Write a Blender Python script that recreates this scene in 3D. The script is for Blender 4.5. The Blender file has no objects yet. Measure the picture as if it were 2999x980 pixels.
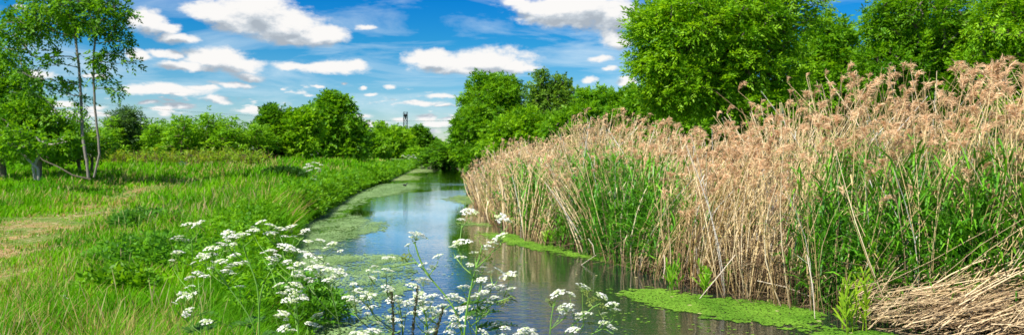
import bpy, math, random
import numpy as np
from mathutils import Vector, Matrix

# ------------------------------------------------------------------ camera
FX, CX, HY = 2331.0, 1499.5, 459.0          # focal length, centre and horizon in photo pixels (2999 wide)
CAM_Z = 2.0
scene = bpy.context.scene
col = scene.collection
cam = bpy.data.objects.new('camera', bpy.data.cameras.new('camera'))
col.objects.link(cam)
cam.location = (0, 0, CAM_Z)
cam.rotation_euler = (math.radians(90), 0, 0)
cam.data.sensor_width = 36.0
cam.data.lens = FX / 2999.0 * 36.0
cam.data.shift_y = (HY - 490.0) / 2999.0
cam.data.clip_start = 0.05
cam.data.clip_end = 6000
cam.data.dof.use_dof = True
cam.data.dof.focus_distance = 3.5
cam.data.dof.aperture_fstop = 6.3
scene.camera = cam

# ------------------------------------------------------------------ world: sky and clouds
SUN_AZ, SUN_EL = math.radians(-136), math.radians(51)     # azimuth measured from +Y towards +X
sdir = Vector((math.sin(SUN_AZ) * math.cos(SUN_EL), math.cos(SUN_AZ) * math.cos(SUN_EL), math.sin(SUN_EL)))
world = bpy.data.worlds.new('World')
scene.world = world
world.use_nodes = True
wt = world.node_tree
wt.nodes.clear()


class NT:
    """short helper to build shader trees"""
    def __init__(s, tree): s.t = tree
    def node(s, typ, ins=(), **kw):
        n = s.t.nodes.new(typ)
        for k, v in kw.items(): setattr(n, k, v)
        for i, v in (ins.items() if isinstance(ins, dict) else enumerate(ins)):
            if v is None: continue
            if isinstance(v, bpy.types.NodeSocket): s.t.links.new(v, n.inputs[i])
            else: n.inputs[i].default_value = v
        return n
    def m(s, op, a, b=None, c=None, clamp=False):
        n = s.node('ShaderNodeMath', (a, b, c), operation=op); n.use_clamp = clamp
        return n.outputs[0]
    def v(s, op, a, b=None, c=None, out=0):
        return s.node('ShaderNodeVectorMath', (a, b, c), operation=op).outputs[out]
    def noise(s, vec, scale, detail=4, rough=.55, dist=0, out=0):
        n = s.node('ShaderNodeTexNoise', {'Vector': vec, 'Scale': scale, 'Detail': detail, 'Roughness': rough, 'Distortion': dist})
        return n.outputs[out]
    def mix(s, f, a, b, blend='MIX'):
        n = s.t.nodes.new('ShaderNodeMix'); n.data_type = 'RGBA'; n.blend_type = blend
        for i, v in ((0, f), (6, a), (7, b)):
            if isinstance(v, bpy.types.NodeSocket): s.t.links.new(v, n.inputs[i])
            else: n.inputs[i].default_value = v
        return n.outputs[2]
    def ramp(s, f, stops, interp='LINEAR'):
        n = s.t.nodes.new('ShaderNodeValToRGB'); s.t.links.new(f, n.inputs[0])
        cr = n.color_ramp; cr.interpolation = interp
        while len(cr.elements) < len(stops): cr.elements.new(.5)
        for e, (p, c) in zip(cr.elements, stops):
            e.position = p; e.color = c if len(c) == 4 else (*c, 1)
        return n.outputs[0]
    def link(s, a, b): s.t.links.new(a, b)


W = NT(wt)
sky = W.node('ShaderNodeTexSky', sky_type='NISHITA')
sky.sun_disc = False
sky.sun_elevation = SUN_EL
sky.sun_rotation = SUN_AZ
sky.altitude = 50; sky.air_density = 1.0; sky.dust_density = 0.4; sky.ozone_density = 2.0
tc = W.node('ShaderNodeTexCoord').outputs['Generated']
sep = W.node('ShaderNodeSeparateXYZ', (tc,))
az = W.m('ARCTAN2', sep.outputs[0], sep.outputs[1])
el = W.m('ARCSINE', sep.outputs[2])
skyc = W.node('ShaderNodeHueSaturation', {'Saturation': 1.45, 'Value': 1.0, 'Color': sky.outputs[0]}).outputs[0]
# deep polarised blue overhead, pale cyan towards the horizon
tint = W.ramp(W.m('DIVIDE', el, 0.5), [(0.0, (.62, .62, .70)), (0.10, (.46, .56, .66)), (0.28, (.10, .46, .62)), (0.42, (.0, .40, .66)), (0.6, (.03, .42, .74)), (1.0, (.10, .42, .72))])
skyc = W.mix(1.0, skyc, tint, 'MULTIPLY')

p_ang = W.node('ShaderNodeCombineXYZ', (az, el, 0.0)).outputs[0]
# a cloud layer narrows towards the horizon: stretch noise by 1/(el+c)
warpn = W.noise(W.v('MULTIPLY', p_ang, (1.0, 1.6, 1.0)), 16.0, 5, .6, 0, 1)
warp = W.v('MULTIPLY', W.v('SUBTRACT', warpn, (.5, .5, .5)), (.042, .022, 0))
CL = [(540,30,75,28),(640,22,110,45),(700,60,130,42),(800,85,85,30),(745,98,70,16),(610,55,90,25),
 (380,60,55,34),(350,45,40,30),(440,97,60,14),(420,70,35,16),
 (345,140,38,14),(410,135,48,13),
 (540,146,105,28),(600,160,75,22),(470,168,80,15),(625,190,42,14),(590,212,62,9),(440,140,40,10),
 (430,230,112,17),(362,228,42,11),(500,222,50,8),(545,250,52,9),(380,268,40,8),(630,274,50,10),
 (745,164,70,11),(830,170,95,16),(890,168,40,12),
 (920,66,26,10),
 (1080,142,75,20),(1130,160,110,24),(1230,150,110,32),(1290,165,65,22),(1180,176,140,12),(1330,170,40,10),
 (1400,18,140,28),(1420,45,120,30),(1480,20,120,45),(1540,30,80,50),(1300,8,60,16),
 (1545,95,34,28),
 (1105,240,48,8),(1060,262,60,9),(1110,268,35,6),
 (985,214,18,7),(938,236,18,5),(915,217,11,5),(865,208,9,5),(800,218,15,5),(715,222,12,4),
 (1070,298,30,10),(1000,306,30,7),(1100,312,50,7),(930,314,45,8),(910,293,26,6),(1085,330,30,6),(1000,330,40,6),(870,284,30,5),
 (1485,197,19,9),(1520,150,30,8),(1572,205,24,12),(1540,172,20,6),
 (60,22,28,9),(150,262,60,9),(240,275,40,8),(90,190,60,10),(240,190,40,9)]
CL = [((px * 1.1642 - CX), (395 - py) * 1.1642, rx * 1.1642, ry * 1.1642) for px, py, rx, ry in CL]


def ang(dx, dy):
    a = math.atan(dx / FX)
    return a, math.atan(dy / FX * math.cos(a))


def cloud_density(pos):
    q = W.v('ADD', pos, warp)
    best = None
    for dx, dy, rx, ry in CL:
        a, e = ang(dx, dy); ca = math.cos(a)
        ra, re = 1.12 * rx / FX * ca * ca, 1.18 * ry / FX * ca
        d = W.v('LENGTH', W.v('MULTIPLY', W.v('SUBTRACT', q, (a, e, 0)), (1 / ra, 1 / re, 0)), out=1)
        d = W.m('SUBTRACT', 1.06, d)
        d = W.m('MULTIPLY', d, min(1.0, 0.55 + ry / 40.0))
        best = d if best is None else W.m('SMOOTH_MAX', best, d, .12)
    n = W.noise(W.v('MULTIPLY', pos, (1.0, 1.9, 1.0)), 24.0, 8, .66)
    n2 = W.noise(W.v('MULTIPLY', pos, (1.0, 1.7, 1.0)), 90.0, 4, .6)
    dd = W.m('ADD', best, W.m('MULTIPLY', W.m('SUBTRACT', n, .5), 1.25))
    dd = W.m('ADD', dd, W.m('MULTIPLY', W.m('SUBTRACT', n2, .5), .42))
    # broken cumulus overhead and behind the viewer
    hi = W.m('MULTIPLY', W.m('SUBTRACT', W.m('ABSOLUTE', el), .215), 9.0, clamp=True)
    side = W.m('MULTIPLY', W.m('SUBTRACT', W.m('ABSOLUTE', az), .64), 6.0, clamp=True)
    hi = W.m('MAXIMUM', hi, side)
    gn = W.noise(W.v('MULTIPLY', pos, (1.0, 1.5, 1.0)), 4.2, 7, .58)
    gen = W.m('MULTIPLY', W.m('SUBTRACT', gn, .52), 4.0)
    gen = W.m('SUBTRACT', gen, W.m('MULTIPLY', W.m('SUBTRACT', 1.0, hi), 3.0))
    ln = W.noise(W.v('MULTIPLY', pos, (1.0, 3.6, 1.0)), 21.0, 6, .6)
    lb = W.node('ShaderNodeMapRange', {0: W.m('ABSOLUTE', W.m('SUBTRACT', el, .052)), 1: .022, 2: .055, 3: 0.0, 4: 1.2}).outputs[0]
    gen = W.m('MAXIMUM', gen, W.m('SUBTRACT', W.m('MULTIPLY', W.m('SUBTRACT', ln, .525), 5.0), lb))
    return W.m('MAXIMUM', dd, gen)


d0 = cloud_density(p_ang)
d1 = cloud_density(W.v('ADD', p_ang, (-.006, .016, 0)))
cover = W.node('ShaderNodeMapRange', {0: d0, 1: .02, 2: .55, 3: 0.0, 4: 1.0}, interpolation_type='SMOOTHSTEP').outputs[0]
lit = W.m('ADD', .84, W.m('MULTIPLY', W.m('SUBTRACT', d0, d1), .75))
thick = W.m('MULTIPLY', W.m('SUBTRACT', d1, .22), .48, clamp=True)
lit = W.m('SUBTRACT', lit, thick)
lit = W.m('MAXIMUM', W.m('MINIMUM', lit, 1.06), .30)
ccol = W.ramp(lit, [(0.25, (.40, .46, .53)), (.6, (.62, .68, .74)), (.80, (.87, .885, .90)), (.98, (1, .985, .965))])
ccol = W.v('SCALE', ccol, None)
ccol.node.inputs['Scale'].default_value = 5.3
# thin cirrus streaks
rot = W.node('ShaderNodeMapping', {'Vector': p_ang, 'Rotation': (0, 0, math.radians(-14)), 'Scale': (1.0, 5.5, 1)}).outputs[0]
cn = W.noise(rot, 5.0, 7, .62, .6)
cir = W.m('MULTIPLY', W.m('SUBTRACT', cn, .46), 4.2, clamp=True)
low = W.ramp(W.m('DIVIDE', el, 0.25), [(0, (1, 1, 1)), (.35, (.8, .8, .8)), (.7, (.62, .62, .62)), (1, (.5, .5, .5))])
cir = W.m('MULTIPLY', cir, W.m('MULTIPLY', low, .78))
skyc = W.mix(cir, skyc, (4.1, 4.9, 5.35, 1))
skyc = W.mix(cover, skyc, ccol)
bg = W.node('ShaderNodeBackground', {0: skyc, 1: 0.095})
wo = W.node('ShaderNodeOutputWorld')
W.link(bg.outputs[0], wo.inputs[0])
world.cycles.sampling_method = 'MANUAL'
world.cycles.sample_map_resolution = 512

sl = bpy.data.lights.new('sun', 'SUN')
sl.energy = 4.8; sl.angle = math.radians(.6); sl.color = (1.0, .955, .88)
sun = bpy.data.objects.new('sun', sl); col.objects.link(sun)
sun.rotation_euler = sdir.to_track_quat('Z', 'Y').to_euler()

vs = scene.view_settings
vs.view_transform = 'Standard'; vs.look = 'None'; vs.gamma = 1; vs.exposure = 0.95
scene.render.engine = 'CYCLES'
cy = scene.cycles
cy.max_bounces = 7; cy.diffuse_bounces = 5; cy.glossy_bounces = 3; cy.transmission_bounces = 4; cy.transparent_max_bounces = 6
cy.caustics_reflective = False; cy.caustics_refractive = False
cy.sample_clamp_indirect = 6
cy.use_denoising = True

# ------------------------------------------------------------------ helpers
RNG = np.random.default_rng(11)


def rng_of(s): return np.random.default_rng(s)


def tag(o, label=None, cat=None, group=None, kind=None):
    if label: o['label'] = label
    if cat: o['category'] = cat
    if group: o['group'] = group
    if kind: o['kind'] = kind
    return o


def empty(name, loc=(0, 0, 0)):
    o = bpy.data.objects.new(name, None); col.objects.link(o); o.location = loc
    o.empty_display_size = .1
    return o


class Geo:
    """collects arrays of vertices, quads and triangles with a colour per vertex"""
    def __init__(s): s.V, s.Q, s.T, s.C, s.n = [], [], [], [], 0
    def add(s, V, Q=None, T=None, C=(1, 1, 1)):
        V = np.asarray(V, float).reshape(-1, 3)
        C = np.asarray(C, float)
        if C.ndim == 1: C = np.tile(C, (len(V), 1))
        if Q is not None and len(Q): s.Q.append(np.asarray(Q).reshape(-1, 4) + s.n)
        if T is not None and len(T): s.T.append(np.asarray(T).reshape(-1, 3) + s.n)
        s.V.append(V); s.C.append(C.reshape(-1, 3)); s.n += len(V)
    def mesh(s, name, m, smooth=False, origin=None):
        V = np.concatenate(s.V); C = np.concatenate(s.C)
        if origin is not None: V = V - np.asarray(origin)
        Q = np.concatenate(s.Q) if s.Q else np.zeros((0, 4), int)
        T = np.concatenate(s.T) if s.T else np.zeros((0, 3), int)
        me = bpy.data.meshes.new(name)
        me.vertices.add(len(V)); me.vertices.foreach_set('co', V.astype(np.float32).ravel())
        L = np.concatenate([Q.ravel(), T.ravel()]).astype(np.int32)
        me.loops.add(len(L)); me.loops.foreach_set('vertex_index', L)
        starts = np.concatenate([np.arange(len(Q)) * 4, len(Q) * 4 + np.arange(len(T)) * 3]).astype(np.int32)
        me.polygons.add(len(starts)); me.polygons.foreach_set('loop_start', starts)
        if smooth: me.polygons.foreach_set('use_smooth', np.ones(len(starts), bool))
        at = me.color_attributes.new('Col', 'FLOAT_COLOR', 'POINT')
        at.data.foreach_set('color', np.concatenate([C, np.ones((len(C), 1))], 1).astype(np.float32).ravel())
        me.update(calc_edges=True)
        me.materials.append(m)
        return me
    def build(s, name, m, parent=None, smooth=False, origin=None):
        o = bpy.data.objects.new(name, s.mesh(name, m, smooth, origin)); col.objects.link(o)
        if parent: o.parent = parent
        return o


def norm(a): return a / np.maximum(np.linalg.norm(a, axis=-1, keepdims=True), 1e-9)


def ribbons(g, P, Wd, side, C):
    """P (n,k,3) paths, Wd (n,k) widths, side (n,3), C (n,3) or (n,k,3)"""
    n, k, _ = P.shape
    s = side[:, None, :] * Wd[:, :, None] * .5
    V = np.stack([P - s, P + s], 2).reshape(n, k * 2, 3)
    i = np.arange(n)[:, None] * k * 2 + np.arange(k - 1)[None, :] * 2
    Q = np.stack([i, i + 1, i + 3, i + 2], -1)
    if C.ndim == 2: C = np.repeat(C[:, None, :], k, 1)
    g.add(V, Q, None, np.repeat(C, 2, axis=1).reshape(-1, 3))


def tubes(g, P, R, C, sides=3):
    """P (n,k,3) paths, R (n,k) radii"""
    n, k, _ = P.shape
    t = norm(np.gradient(P, axis=1))
    ref = np.where(np.abs(t[..., 2:3]) > .9, np.array([1., 0, 0]), np.array([0, 0, 1.]))
    a = norm(np.cross(t, ref)); b = np.cross(t, a)
    ph = np.arange(sides) / sides * 2 * math.pi
    V = P[:, :, None] + R[:, :, None, None] * (a[:, :, None] * np.cos(ph)[:, None] + b[:, :, None] * np.sin(ph)[:, None])
    i0 = (np.arange(n)[:, None, None] * k + np.arange(k - 1)[None, :, None]) * sides
    j = np.arange(sides)[None, None, :]; j2 = (j + 1) % sides
    Q = np.stack([i0 + j, i0 + j2, i0 + sides + j2, i0 + sides + j], -1)
    C = np.asarray(C, float)
    if C.ndim == 1: C = np.tile(C, (n, k, 1))
    elif C.ndim == 2: C = np.repeat(C[:, None, :], k, 1)
    g.add(V, Q, None, np.repeat(C, sides, axis=1).reshape(-1, 3))


def diamonds(g, B, A, N, ln, wd, C, fold=.0):
    """leaves: base B (n,3), unit direction A, normal N, length, width"""
    n = len(B)
    side = norm(np.cross(A, N))
    ln = np.broadcast_to(ln, (n,))[:, None]; wd = np.broadcast_to(wd, (n,))[:, None]
    up = norm(np.cross(side, A))
    V = np.stack([B, B + A * ln * .42 + side * wd * .5 + up * fold * wd, B + A * ln, B + A * ln * .42 - side * wd * .5 + up * fold * wd], 1)
    i = np.arange(n)[:, None] * 4 + np.arange(4)[None]
    g.add(V, i, None, np.repeat(C, 4, axis=0))


_tab = rng_of(5).random((257, 257))


def vnoise(x, y, s=0):
    x = np.asarray(x, float) + s * 17.3; y = np.asarray(y, float) + s * 9.1
    xi = np.floor(x).astype(int); yi = np.floor(y).astype(int); fx = x - xi; fy = y - yi
    fx = fx * fx * (3 - 2 * fx); fy = fy * fy * (3 - 2 * fy)
    a, b, c, d = (_tab[(xi + i) % 257, (yi + j) % 257] for i, j in ((0, 0), (1, 0), (0, 1), (1, 1)))
    return a * (1 - fx) * (1 - fy) + b * fx * (1 - fy) + c * (1 - fx) * fy + d * fx * fy


def fbm(x, y, s=0, o=4):
    r = 0; a = .5; t = 0
    for k in range(o):
        r = r + a * vnoise(np.asarray(x) * 2 ** k, np.asarray(y) * 2 ** k, s + k); t += a; a *= .5
    return r / t


def sstep(a, b, x): t = np.clip((x - a) / (b - a), 0, 1); return t * t * (3 - 2 * t)


def lerp(a, b, t):
    a = np.asarray(a, float); b = np.asarray(b, float); t = np.asarray(t)
    if t.ndim and a.shape[-1:] == (3,) and t.shape[-1:] != (3,): t = t[..., None]
    return a + (b - a) * t


# ------------------------------------------------------------------ materials
def new_mat(name):
    m = bpy.data.materials.new(name); m.use_nodes = True; m.node_tree.nodes.clear()
    return m, NT(m.node_tree)


def leafy(name, trans=.35, rough=.5, spec=.25, gain=1.0, tgain=(1.25, 1.15, .5)):
    m, N = new_mat(name)
    c = N.node('ShaderNodeAttribute', attribute_name='Col').outputs['Color']
    if gain != 1: c = N.v('SCALE', c, None); c.node.inputs['Scale'].default_value = gain
    b = N.node('ShaderNodeBsdfPrincipled', {'Base Color': c, 'Roughness': rough, 'Specular IOR Level': spec})
    t = N.node('ShaderNodeBsdfTranslucent', {0: N.v('MULTIPLY', c, tgain)})
    mx = N.node('ShaderNodeMixShader', (trans, b.outputs[0], t.outputs[0]))
    N.link(mx.outputs[0], N.node('ShaderNodeOutputMaterial').inputs[0])
    return m


def solid(name, rough=.8, spec=.2, nscale=8, namp=.35, bump=.0, metal=0):
    m, N = new_mat(name)
    c = N.node('ShaderNodeAttribute', attribute_name='Col').outputs['Color']
    tc = N.node('ShaderNodeTexCoord').outputs['Object']
    n = N.noise(tc, nscale, 6, .6)
    k = N.m('ADD', 1 - namp * .5, N.m('MULTIPLY', n, namp))
    cc = N.v('SCALE', c, None); N.link(k, cc.node.inputs['Scale'])
    b = N.node('ShaderNodeBsdfPrincipled', {'Base Color': cc, 'Roughness': rough, 'Specular IOR Level': spec, 'Metallic': metal})
    if bump:
        bm = N.node('ShaderNodeBump', {'Strength': bump, 'Distance': .02, 'Height': n}); N.link(bm.outputs[0], b.inputs['Normal'])
    N.link(b.outputs[0], N.node('ShaderNodeOutputMaterial').inputs[0])
    return m


M_GRASS = leafy('grass_blades', .38, .55, .07)
M_LEAF = leafy('tree_leaves', .48, .5, .2)
M_REED = leafy('reed_straw', .18, .6, .2, tgain=(1.1, 1, .8))
M_REEDG = leafy('reed_green', .33, .42, .35)
M_PLUME = leafy('reed_plume', .35, .8, .05, tgain=(1.1, 1, .9))
M_PETAL = leafy('petals', .25, .6, .15, tgain=(1, 1, .95))
M_BARK = solid('bark', .85, .15, 14, .9, .6)
M_STEM = leafy('green_stem', .12, .45, .35)
M_METAL = solid('painted_steel', .5, .4, 3, .3)
M_STONE = solid('stone_wall', .85, .2, 2.2, .9, .5)

# ------------------------------------------------------------------ terrain
XL_T = np.array([(2, 14), (2.5, 9), (3, 5.0), (3.4, 2.4), (4, .5), (5, -1.0), (6.5, -1.8), (8, -2.3), (9, -2.6), (11, -3.3), (13.2, -4.0), (15, -4.5), (18, -5.2), (23, -6.3), (26, -6.6), (30, -7.2), (43, -8.9), (60, -10.4), (93, -13.4), (150, -18.6), (300, -31.8), (420, -43)])
XR_T = np.array([(2, 24), (3, 19), (5, 12), (7, 8.2), (8, 6.9), (8.5, 6.0), (8.9, 5.1), (9.3, 4.5), (10.2, 3.95), (11.3, 2.95), (12.4, 2.5), (13.7, 2.15), (16.5, 1.3), (19, .35), (23, -.55), (30, -1.2), (38.9, -2.0), (55, -3.3), (93, -6.4), (150, -11.5), (300, -24.8), (420, -35)])


def XL(y): return np.interp(y, XL_T[:, 0], XL_T[:, 1])
def XR(y): return np.interp(y, XR_T[:, 0], XR_T[:, 1])


def px(pxx, pyy, z=0.0, s=1.1642):
    """point on level z seen at a pixel of the 2576-wide view -> world"""
    y = (CAM_Z - z) * FX / (pyy * s - HY)
    return (pxx * s - CX) * y / FX, y


PATH = np.array([(-4.5, 1), (-5.6, 6), (-7.6, 11.4), (-9.9, 16), (-12.4, 23), (-14.3, 30), (-15.6, 37), (-16.5, 48), (-20, 70)])


def path_mask(x, y):
    xp = np.interp(y, PATH[:, 1], PATH[:, 0]); w = np.interp(y, [0, 16, 30, 60], [.95, 1.15, 1.0, .9])
    d = np.abs(x - xp - 1.3 * (fbm(x * .35, y * .35, 3) - .5)) / w
    m = sstep(1.35, .1, d + 1.8 * (fbm(x * 1.1, y * .7, 8) - .5)) * np.interp(y, [20, 38, 70], [1, .95, .45])
    d2 = np.hypot((x + 3.35) / .55, (y - 6.9) / 1.3)
    m2 = sstep(1.2, .5, d2 + .6 * (fbm(x * 2.5, y * 2.5, 6) - .5))
    return np.clip(np.maximum(m, m2), 0, 1)


def ground_z(x, y):
    x = np.asarray(x, float); y = np.asarray(y, float)
    dl = XL(y) - x; dr = x - XR(y)
    zl = -.75 + .75 * sstep(-1.0, -.05, dl) + .34 * sstep(-.08, .42, dl) + .12 * sstep(.3, 2.5, dl)
    zl = zl + (.95 * sstep(22, 62, y)) * sstep(0, 5, dl) + .5 * sstep(90, 260, y) * sstep(0, 12, dl)
    zl = zl + .16 * (fbm(x * .25, y * .25, 2) - .5) * sstep(.3, 3, dl)
    zr = -.75 + .72 * sstep(-1.0, .1, dr) + .2 * sstep(.2, 2.5, dr) + .5 * sstep(2, 8, dr) + .4 * sstep(8, 30, dr)
    zr = zr + .16 * (fbm(x * .25, y * .25, 4) - .5) * sstep(.5, 4, dr)
    z = np.where(dl > -1.2, zl, -.75)
    z = np.where(dr > -1.2, np.maximum(z, zr), z)
    cap = sstep(299, 301, y)                     # the channel ends at the retaining wall
    z = z * (1 - cap) + 2.05 * cap
    return z - .035 * path_mask(x, y)


def build_ground():
    ys = np.concatenate([[-400, -150, -60, -25, -10, -3, 0, 1.2], np.geomspace(2, 60, 230), np.geomspace(61, 298, 90), [299, 299.5, 300, 300.5, 301, 303, 315, 350, 420, 600, 1000, 1800, 3500]])
    dl = np.concatenate([[0, .06, .12, .2, .3, .42, .6], np.geomspace(.8, 45, 120), [60, 90, 150, 300, 700, 1600, 3500]])
    inn = np.linspace(0, 1, 15)[1:-1]
    drr = np.concatenate([[0, .15, .3, .5, .8, 1.2], np.geomspace(1.7, 40, 40), [60, 100, 200, 500, 1200, 3500]])
    rows = []
    for y in ys:
        l, r = float(XL(y)), float(XR(y))
        rows.append(np.stack([np.concatenate([l - dl[::-1], l + (r - l) * inn, r + drr]), np.full(len(dl) + len(inn) + len(drr), y)], 1))
    G = np.array(rows); ny, nx, _ = G.shape
    x, y = G[..., 0], G[..., 1]
    z = ground_z(x, y)
    pm = path_mask(x, y) * (XL(y) > x)
    soil = lerp((.30, .20, .085), (.12, .17, .03), sstep(.36, .56, fbm(x * 1.3, y * .8, 12, 3)))
    turf = lerp((.05, .14, .012), (.12, .18, .035), fbm(x * .6, y * .6, 7))
    mud = np.array((.05, .04, .025))
    c = lerp(turf, soil, pm)
    c = lerp(c, mud, sstep(.12, -.02, z))
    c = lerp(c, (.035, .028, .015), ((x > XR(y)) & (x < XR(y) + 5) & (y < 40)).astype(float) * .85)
    g = Geo()
    i = (np.arange(ny - 1)[:, None] * nx + np.arange(nx - 1)[None]).reshape(-1)
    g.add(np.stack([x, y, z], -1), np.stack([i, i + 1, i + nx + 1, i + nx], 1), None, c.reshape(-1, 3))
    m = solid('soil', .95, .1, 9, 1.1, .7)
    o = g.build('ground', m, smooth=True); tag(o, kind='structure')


build_ground()


def build_water():
    m, N = new_mat('canal_water')
    tc = N.node('ShaderNodeTexCoord').outputs['Object']
    mp = N.node('ShaderNodeMapping', {'Vector': tc, 'Rotation': (0, 0, .09), 'Scale': (.55, 2.0, 1)}).outputs[0]
    n1 = N.noise(mp, 3.2, 3, .55, .3)
    n2 = N.noise(mp, 11.0, 2, .5, .2)
    big = N.noise(tc, .16, 2, .5)
    h = N.m('ADD', N.m('MULTIPLY', n1, .7), N.m('MULTIPLY', n2, .3))
    st = N.m('MULTIPLY', N.ramp(big, [(.38, (.15, .15, .15)), (.62, (1, 1, 1))]), .30)
    yy = N.node('ShaderNodeSeparateXYZ', (tc,)).outputs[1]
    calm = N.node('ShaderNodeMapRange', {0: yy, 1: 11.0, 2: 26.0, 3: 1.0, 4: .22}).outputs[0]
    st = N.m('MULTIPLY', st, calm)
    bp = N.node('ShaderNodeBump', {'Distance': .06, 'Height': h, 'Strength': st})
    gl = N.node('ShaderNodeBsdfGlossy', {'Color': (.92, .97, 1.0, 1), 'Roughness': .015, 'Normal': bp.outputs[0]})
    df = N.node('ShaderNodeBsdfDiffuse', {'Color': (.012, .022, .016, 1)})
    fr = N.node('ShaderNodeFresnel', {'IOR': 2.1, 'Normal': bp.outputs[0]})
    mx = N.node('ShaderNodeMixShader', (N.m('MULTIPLY', N.m('POWER', fr.outputs[0], 1.3), 1.75, clamp=True), df.outputs[0], gl.outputs[0]))
    N.link(mx.outputs[0], N.node('ShaderNodeOutputMaterial').inputs[0])
    ys = np.concatenate([[1.5, 2, 2.5, 3, 3.5, 4, 5], np.geomspace(6, 299.9, 60)])
    V, Q = [], []
    for y in ys: V += [(float(XL(y)) - .35, y, 0), (float(XR(y)) + 1.0, y, 0)]
    for i in range(len(ys) - 1): Q.append((2 * i, 2 * i + 1, 2 * i + 3, 2 * i + 2))
    g = Geo(); g.add(V, Q)
    tag(g.build('water', m), kind='structure')


build_water()

# ------------------------------------------------------------------ floating weed
M_WEED = leafy('duckweed', .1, .7, .1)


def inpoly(x, y, poly):
    poly = np.asarray(poly); r = np.zeros(x.shape, bool); j = len(poly) - 1
    for i in range(len(poly)):
        xi, yi = poly[i]; xj, yj = poly[j]
        c = ((yi > y) != (yj > y)) & (x < (xj - xi) * (y - yi) / (yj - yi + 1e-12) + xi)
        r ^= c; j = i
    return r


def weed(pxs, c1, c2, cell, cover, label, seed, soft=.10, holes=None):
    """a mat of small floating leaves: poly given on the water plane"""
    P = np.array([px(*q) for q in pxs])
    (x0, y0), (x1, y1) = P.min(0) - .35, P.max(0) + .35
    r = rng_of(seed)
    sy = cell * (1 + .0)
    nx, ny = int((x1 - x0) / cell) + 1, int((y1 - y0) / sy) + 1
    X, Y = np.meshgrid(x0 + np.arange(nx) * cell, y0 + np.arange(ny) * sy)
    X = X.ravel() + r.normal(0, cell * .3, nx * ny); Y = Y.ravel() + r.normal(0, cell * .3, nx * ny)
    w = max(.16, .02 * Y.mean() * .35)
    wx = X + w * (fbm(X / w * .8, Y / w * .8, seed) - .5) * 1.6; wy = Y + w * 1.6 * (fbm(X / w * .8, Y / w * .8, seed + 3) - .5)
    keep = inpoly(wx, wy, P) & (X > XL(Y) - .3) & (X < XR(Y) + .7)
    f = fbm(X * 1.1, Y * .55, seed + 5, 5) * .45 + fbm(X * 6, Y * 4, seed + 8, 4) * .35 + .20 * r.random(len(X))
    frg = fbm(X * 9, Y * 7, seed + 11, 3)
    keep &= (f < cover) & (r.random(len(X)) < .97)
    e = .10 * P.mean(0)[1] / 10
    inn_ = inpoly(wx + e, wy, P) & inpoly(wx - e, wy, P) & inpoly(wx, wy + 2.2 * e, P) & inpoly(wx, wy - 2.2 * e, P)
    keep &= inn_ | (frg < .50)
    stray = (r.random(len(X)) < .03) & (X > XL(Y)) & (X < XR(Y)) & (fbm(X * 1.5, Y, seed + 13) < .52)
    keep |= stray
    X, Y, f = X[keep], Y[keep], f[keep]
    n = len(X)
    a = r.random(n) * 6.28; s = cell * r.uniform(.62, .95, n)
    V = []
    for k in range(4):
        V.append(np.stack([X + np.cos(a + k * 1.5708) * s, Y + np.sin(a + k * 1.5708) * s, .006 + r.random(n) * .004 + np.zeros(n)], 1))
    V = np.stack(V, 1)
    g = Geo()
    mixf = np.clip(fbm(X * 2.2, Y * 1.5, seed + 2, 4) * 1.6 - .3 + r.normal(0, .12, n), 0, 1)
    g.add(V, np.arange(n)[:, None] * 4 + np.arange(4)[None], None, np.repeat(lerp(c1, c2, mixf) * r.uniform(.85, 1.12, (n, 1)), 4, 0))
    o = g.build('duckweed', M_WEED)
    tag(o, label, 'duckweed', kind='stuff')


OL1, OL2 = (.10, .185, .050), (.25, .375, .14)
BR1, BR2 = (.075, .19, .012), (.175, .34, .030)
weed([(1530, 735), (1640, 718), (1760, 742), (1900, 748), (2010, 765), (2075, 790), (2060, 822), (1985, 828), (1900, 815), (1780, 803), (1650, 775), (1570, 752)], BR1, BR2, .028, .74, 'vivid green duckweed mat along the foot of the nearest reeds', 21)
weed([(2010, 828), (2060, 820), (2220, 828), (2300, 850), (2250, 900), (2100, 870)], BR1, BR2, .028, .70, 'small bright duckweed mat at the bottom edge beside the lodged reeds', 22)
weed([(1200, 583), (1290, 588), (1400, 620), (1520, 648), (1560, 660), (1480, 655), (1400, 640), (1300, 622), (1230, 600)], BR1, BR2, .035, .78, 'narrow bright duckweed strip along the brown middle reeds', 23)
weed([(1110, 500), (1150, 490), (1215, 492), (1215, 515), (1160, 514)], OL1, (.24, .34, .09), .08, .8, 'olive duckweed mat in front of the far end of the reed bed', 24)
weed([(1150, 560), (1230, 558), (1235, 570), (1170, 569)], OL1, (.22, .34, .07), .05, .7, 'short duckweed strip under the leaning brown reeds', 25)
weed([(740, 548), (830, 530), (900, 540), (975, 560), (975, 578), (900, 600), (850, 628), (700, 640)], OL1, OL2, .035, .56, 'ragged olive weed mat by the left bank, widest one', 26)
weed([(780, 530), (850, 514), (905, 514), (880, 526), (800, 540)], OL1, OL2, .06, .66, 'olive weed strip just beyond the widest mat on the left bank', 27)
weed([(825, 512), (880, 490), (960, 462), (1040, 460), (1060, 472), (1000, 490), (930, 498), (910, 515)], OL1, OL2, .07, .68, 'long olive weed mat hugging the grassy left bank', 28)
weed([(700, 660), (780, 640), (900, 638), (1000, 636), (1045, 660), (1050, 690), (1020, 740), (1000, 860), (820, 900), (700, 900)], OL1, OL2, .028, .54, 'thin broken weed mat under the nearest white flowers', 29)
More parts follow.
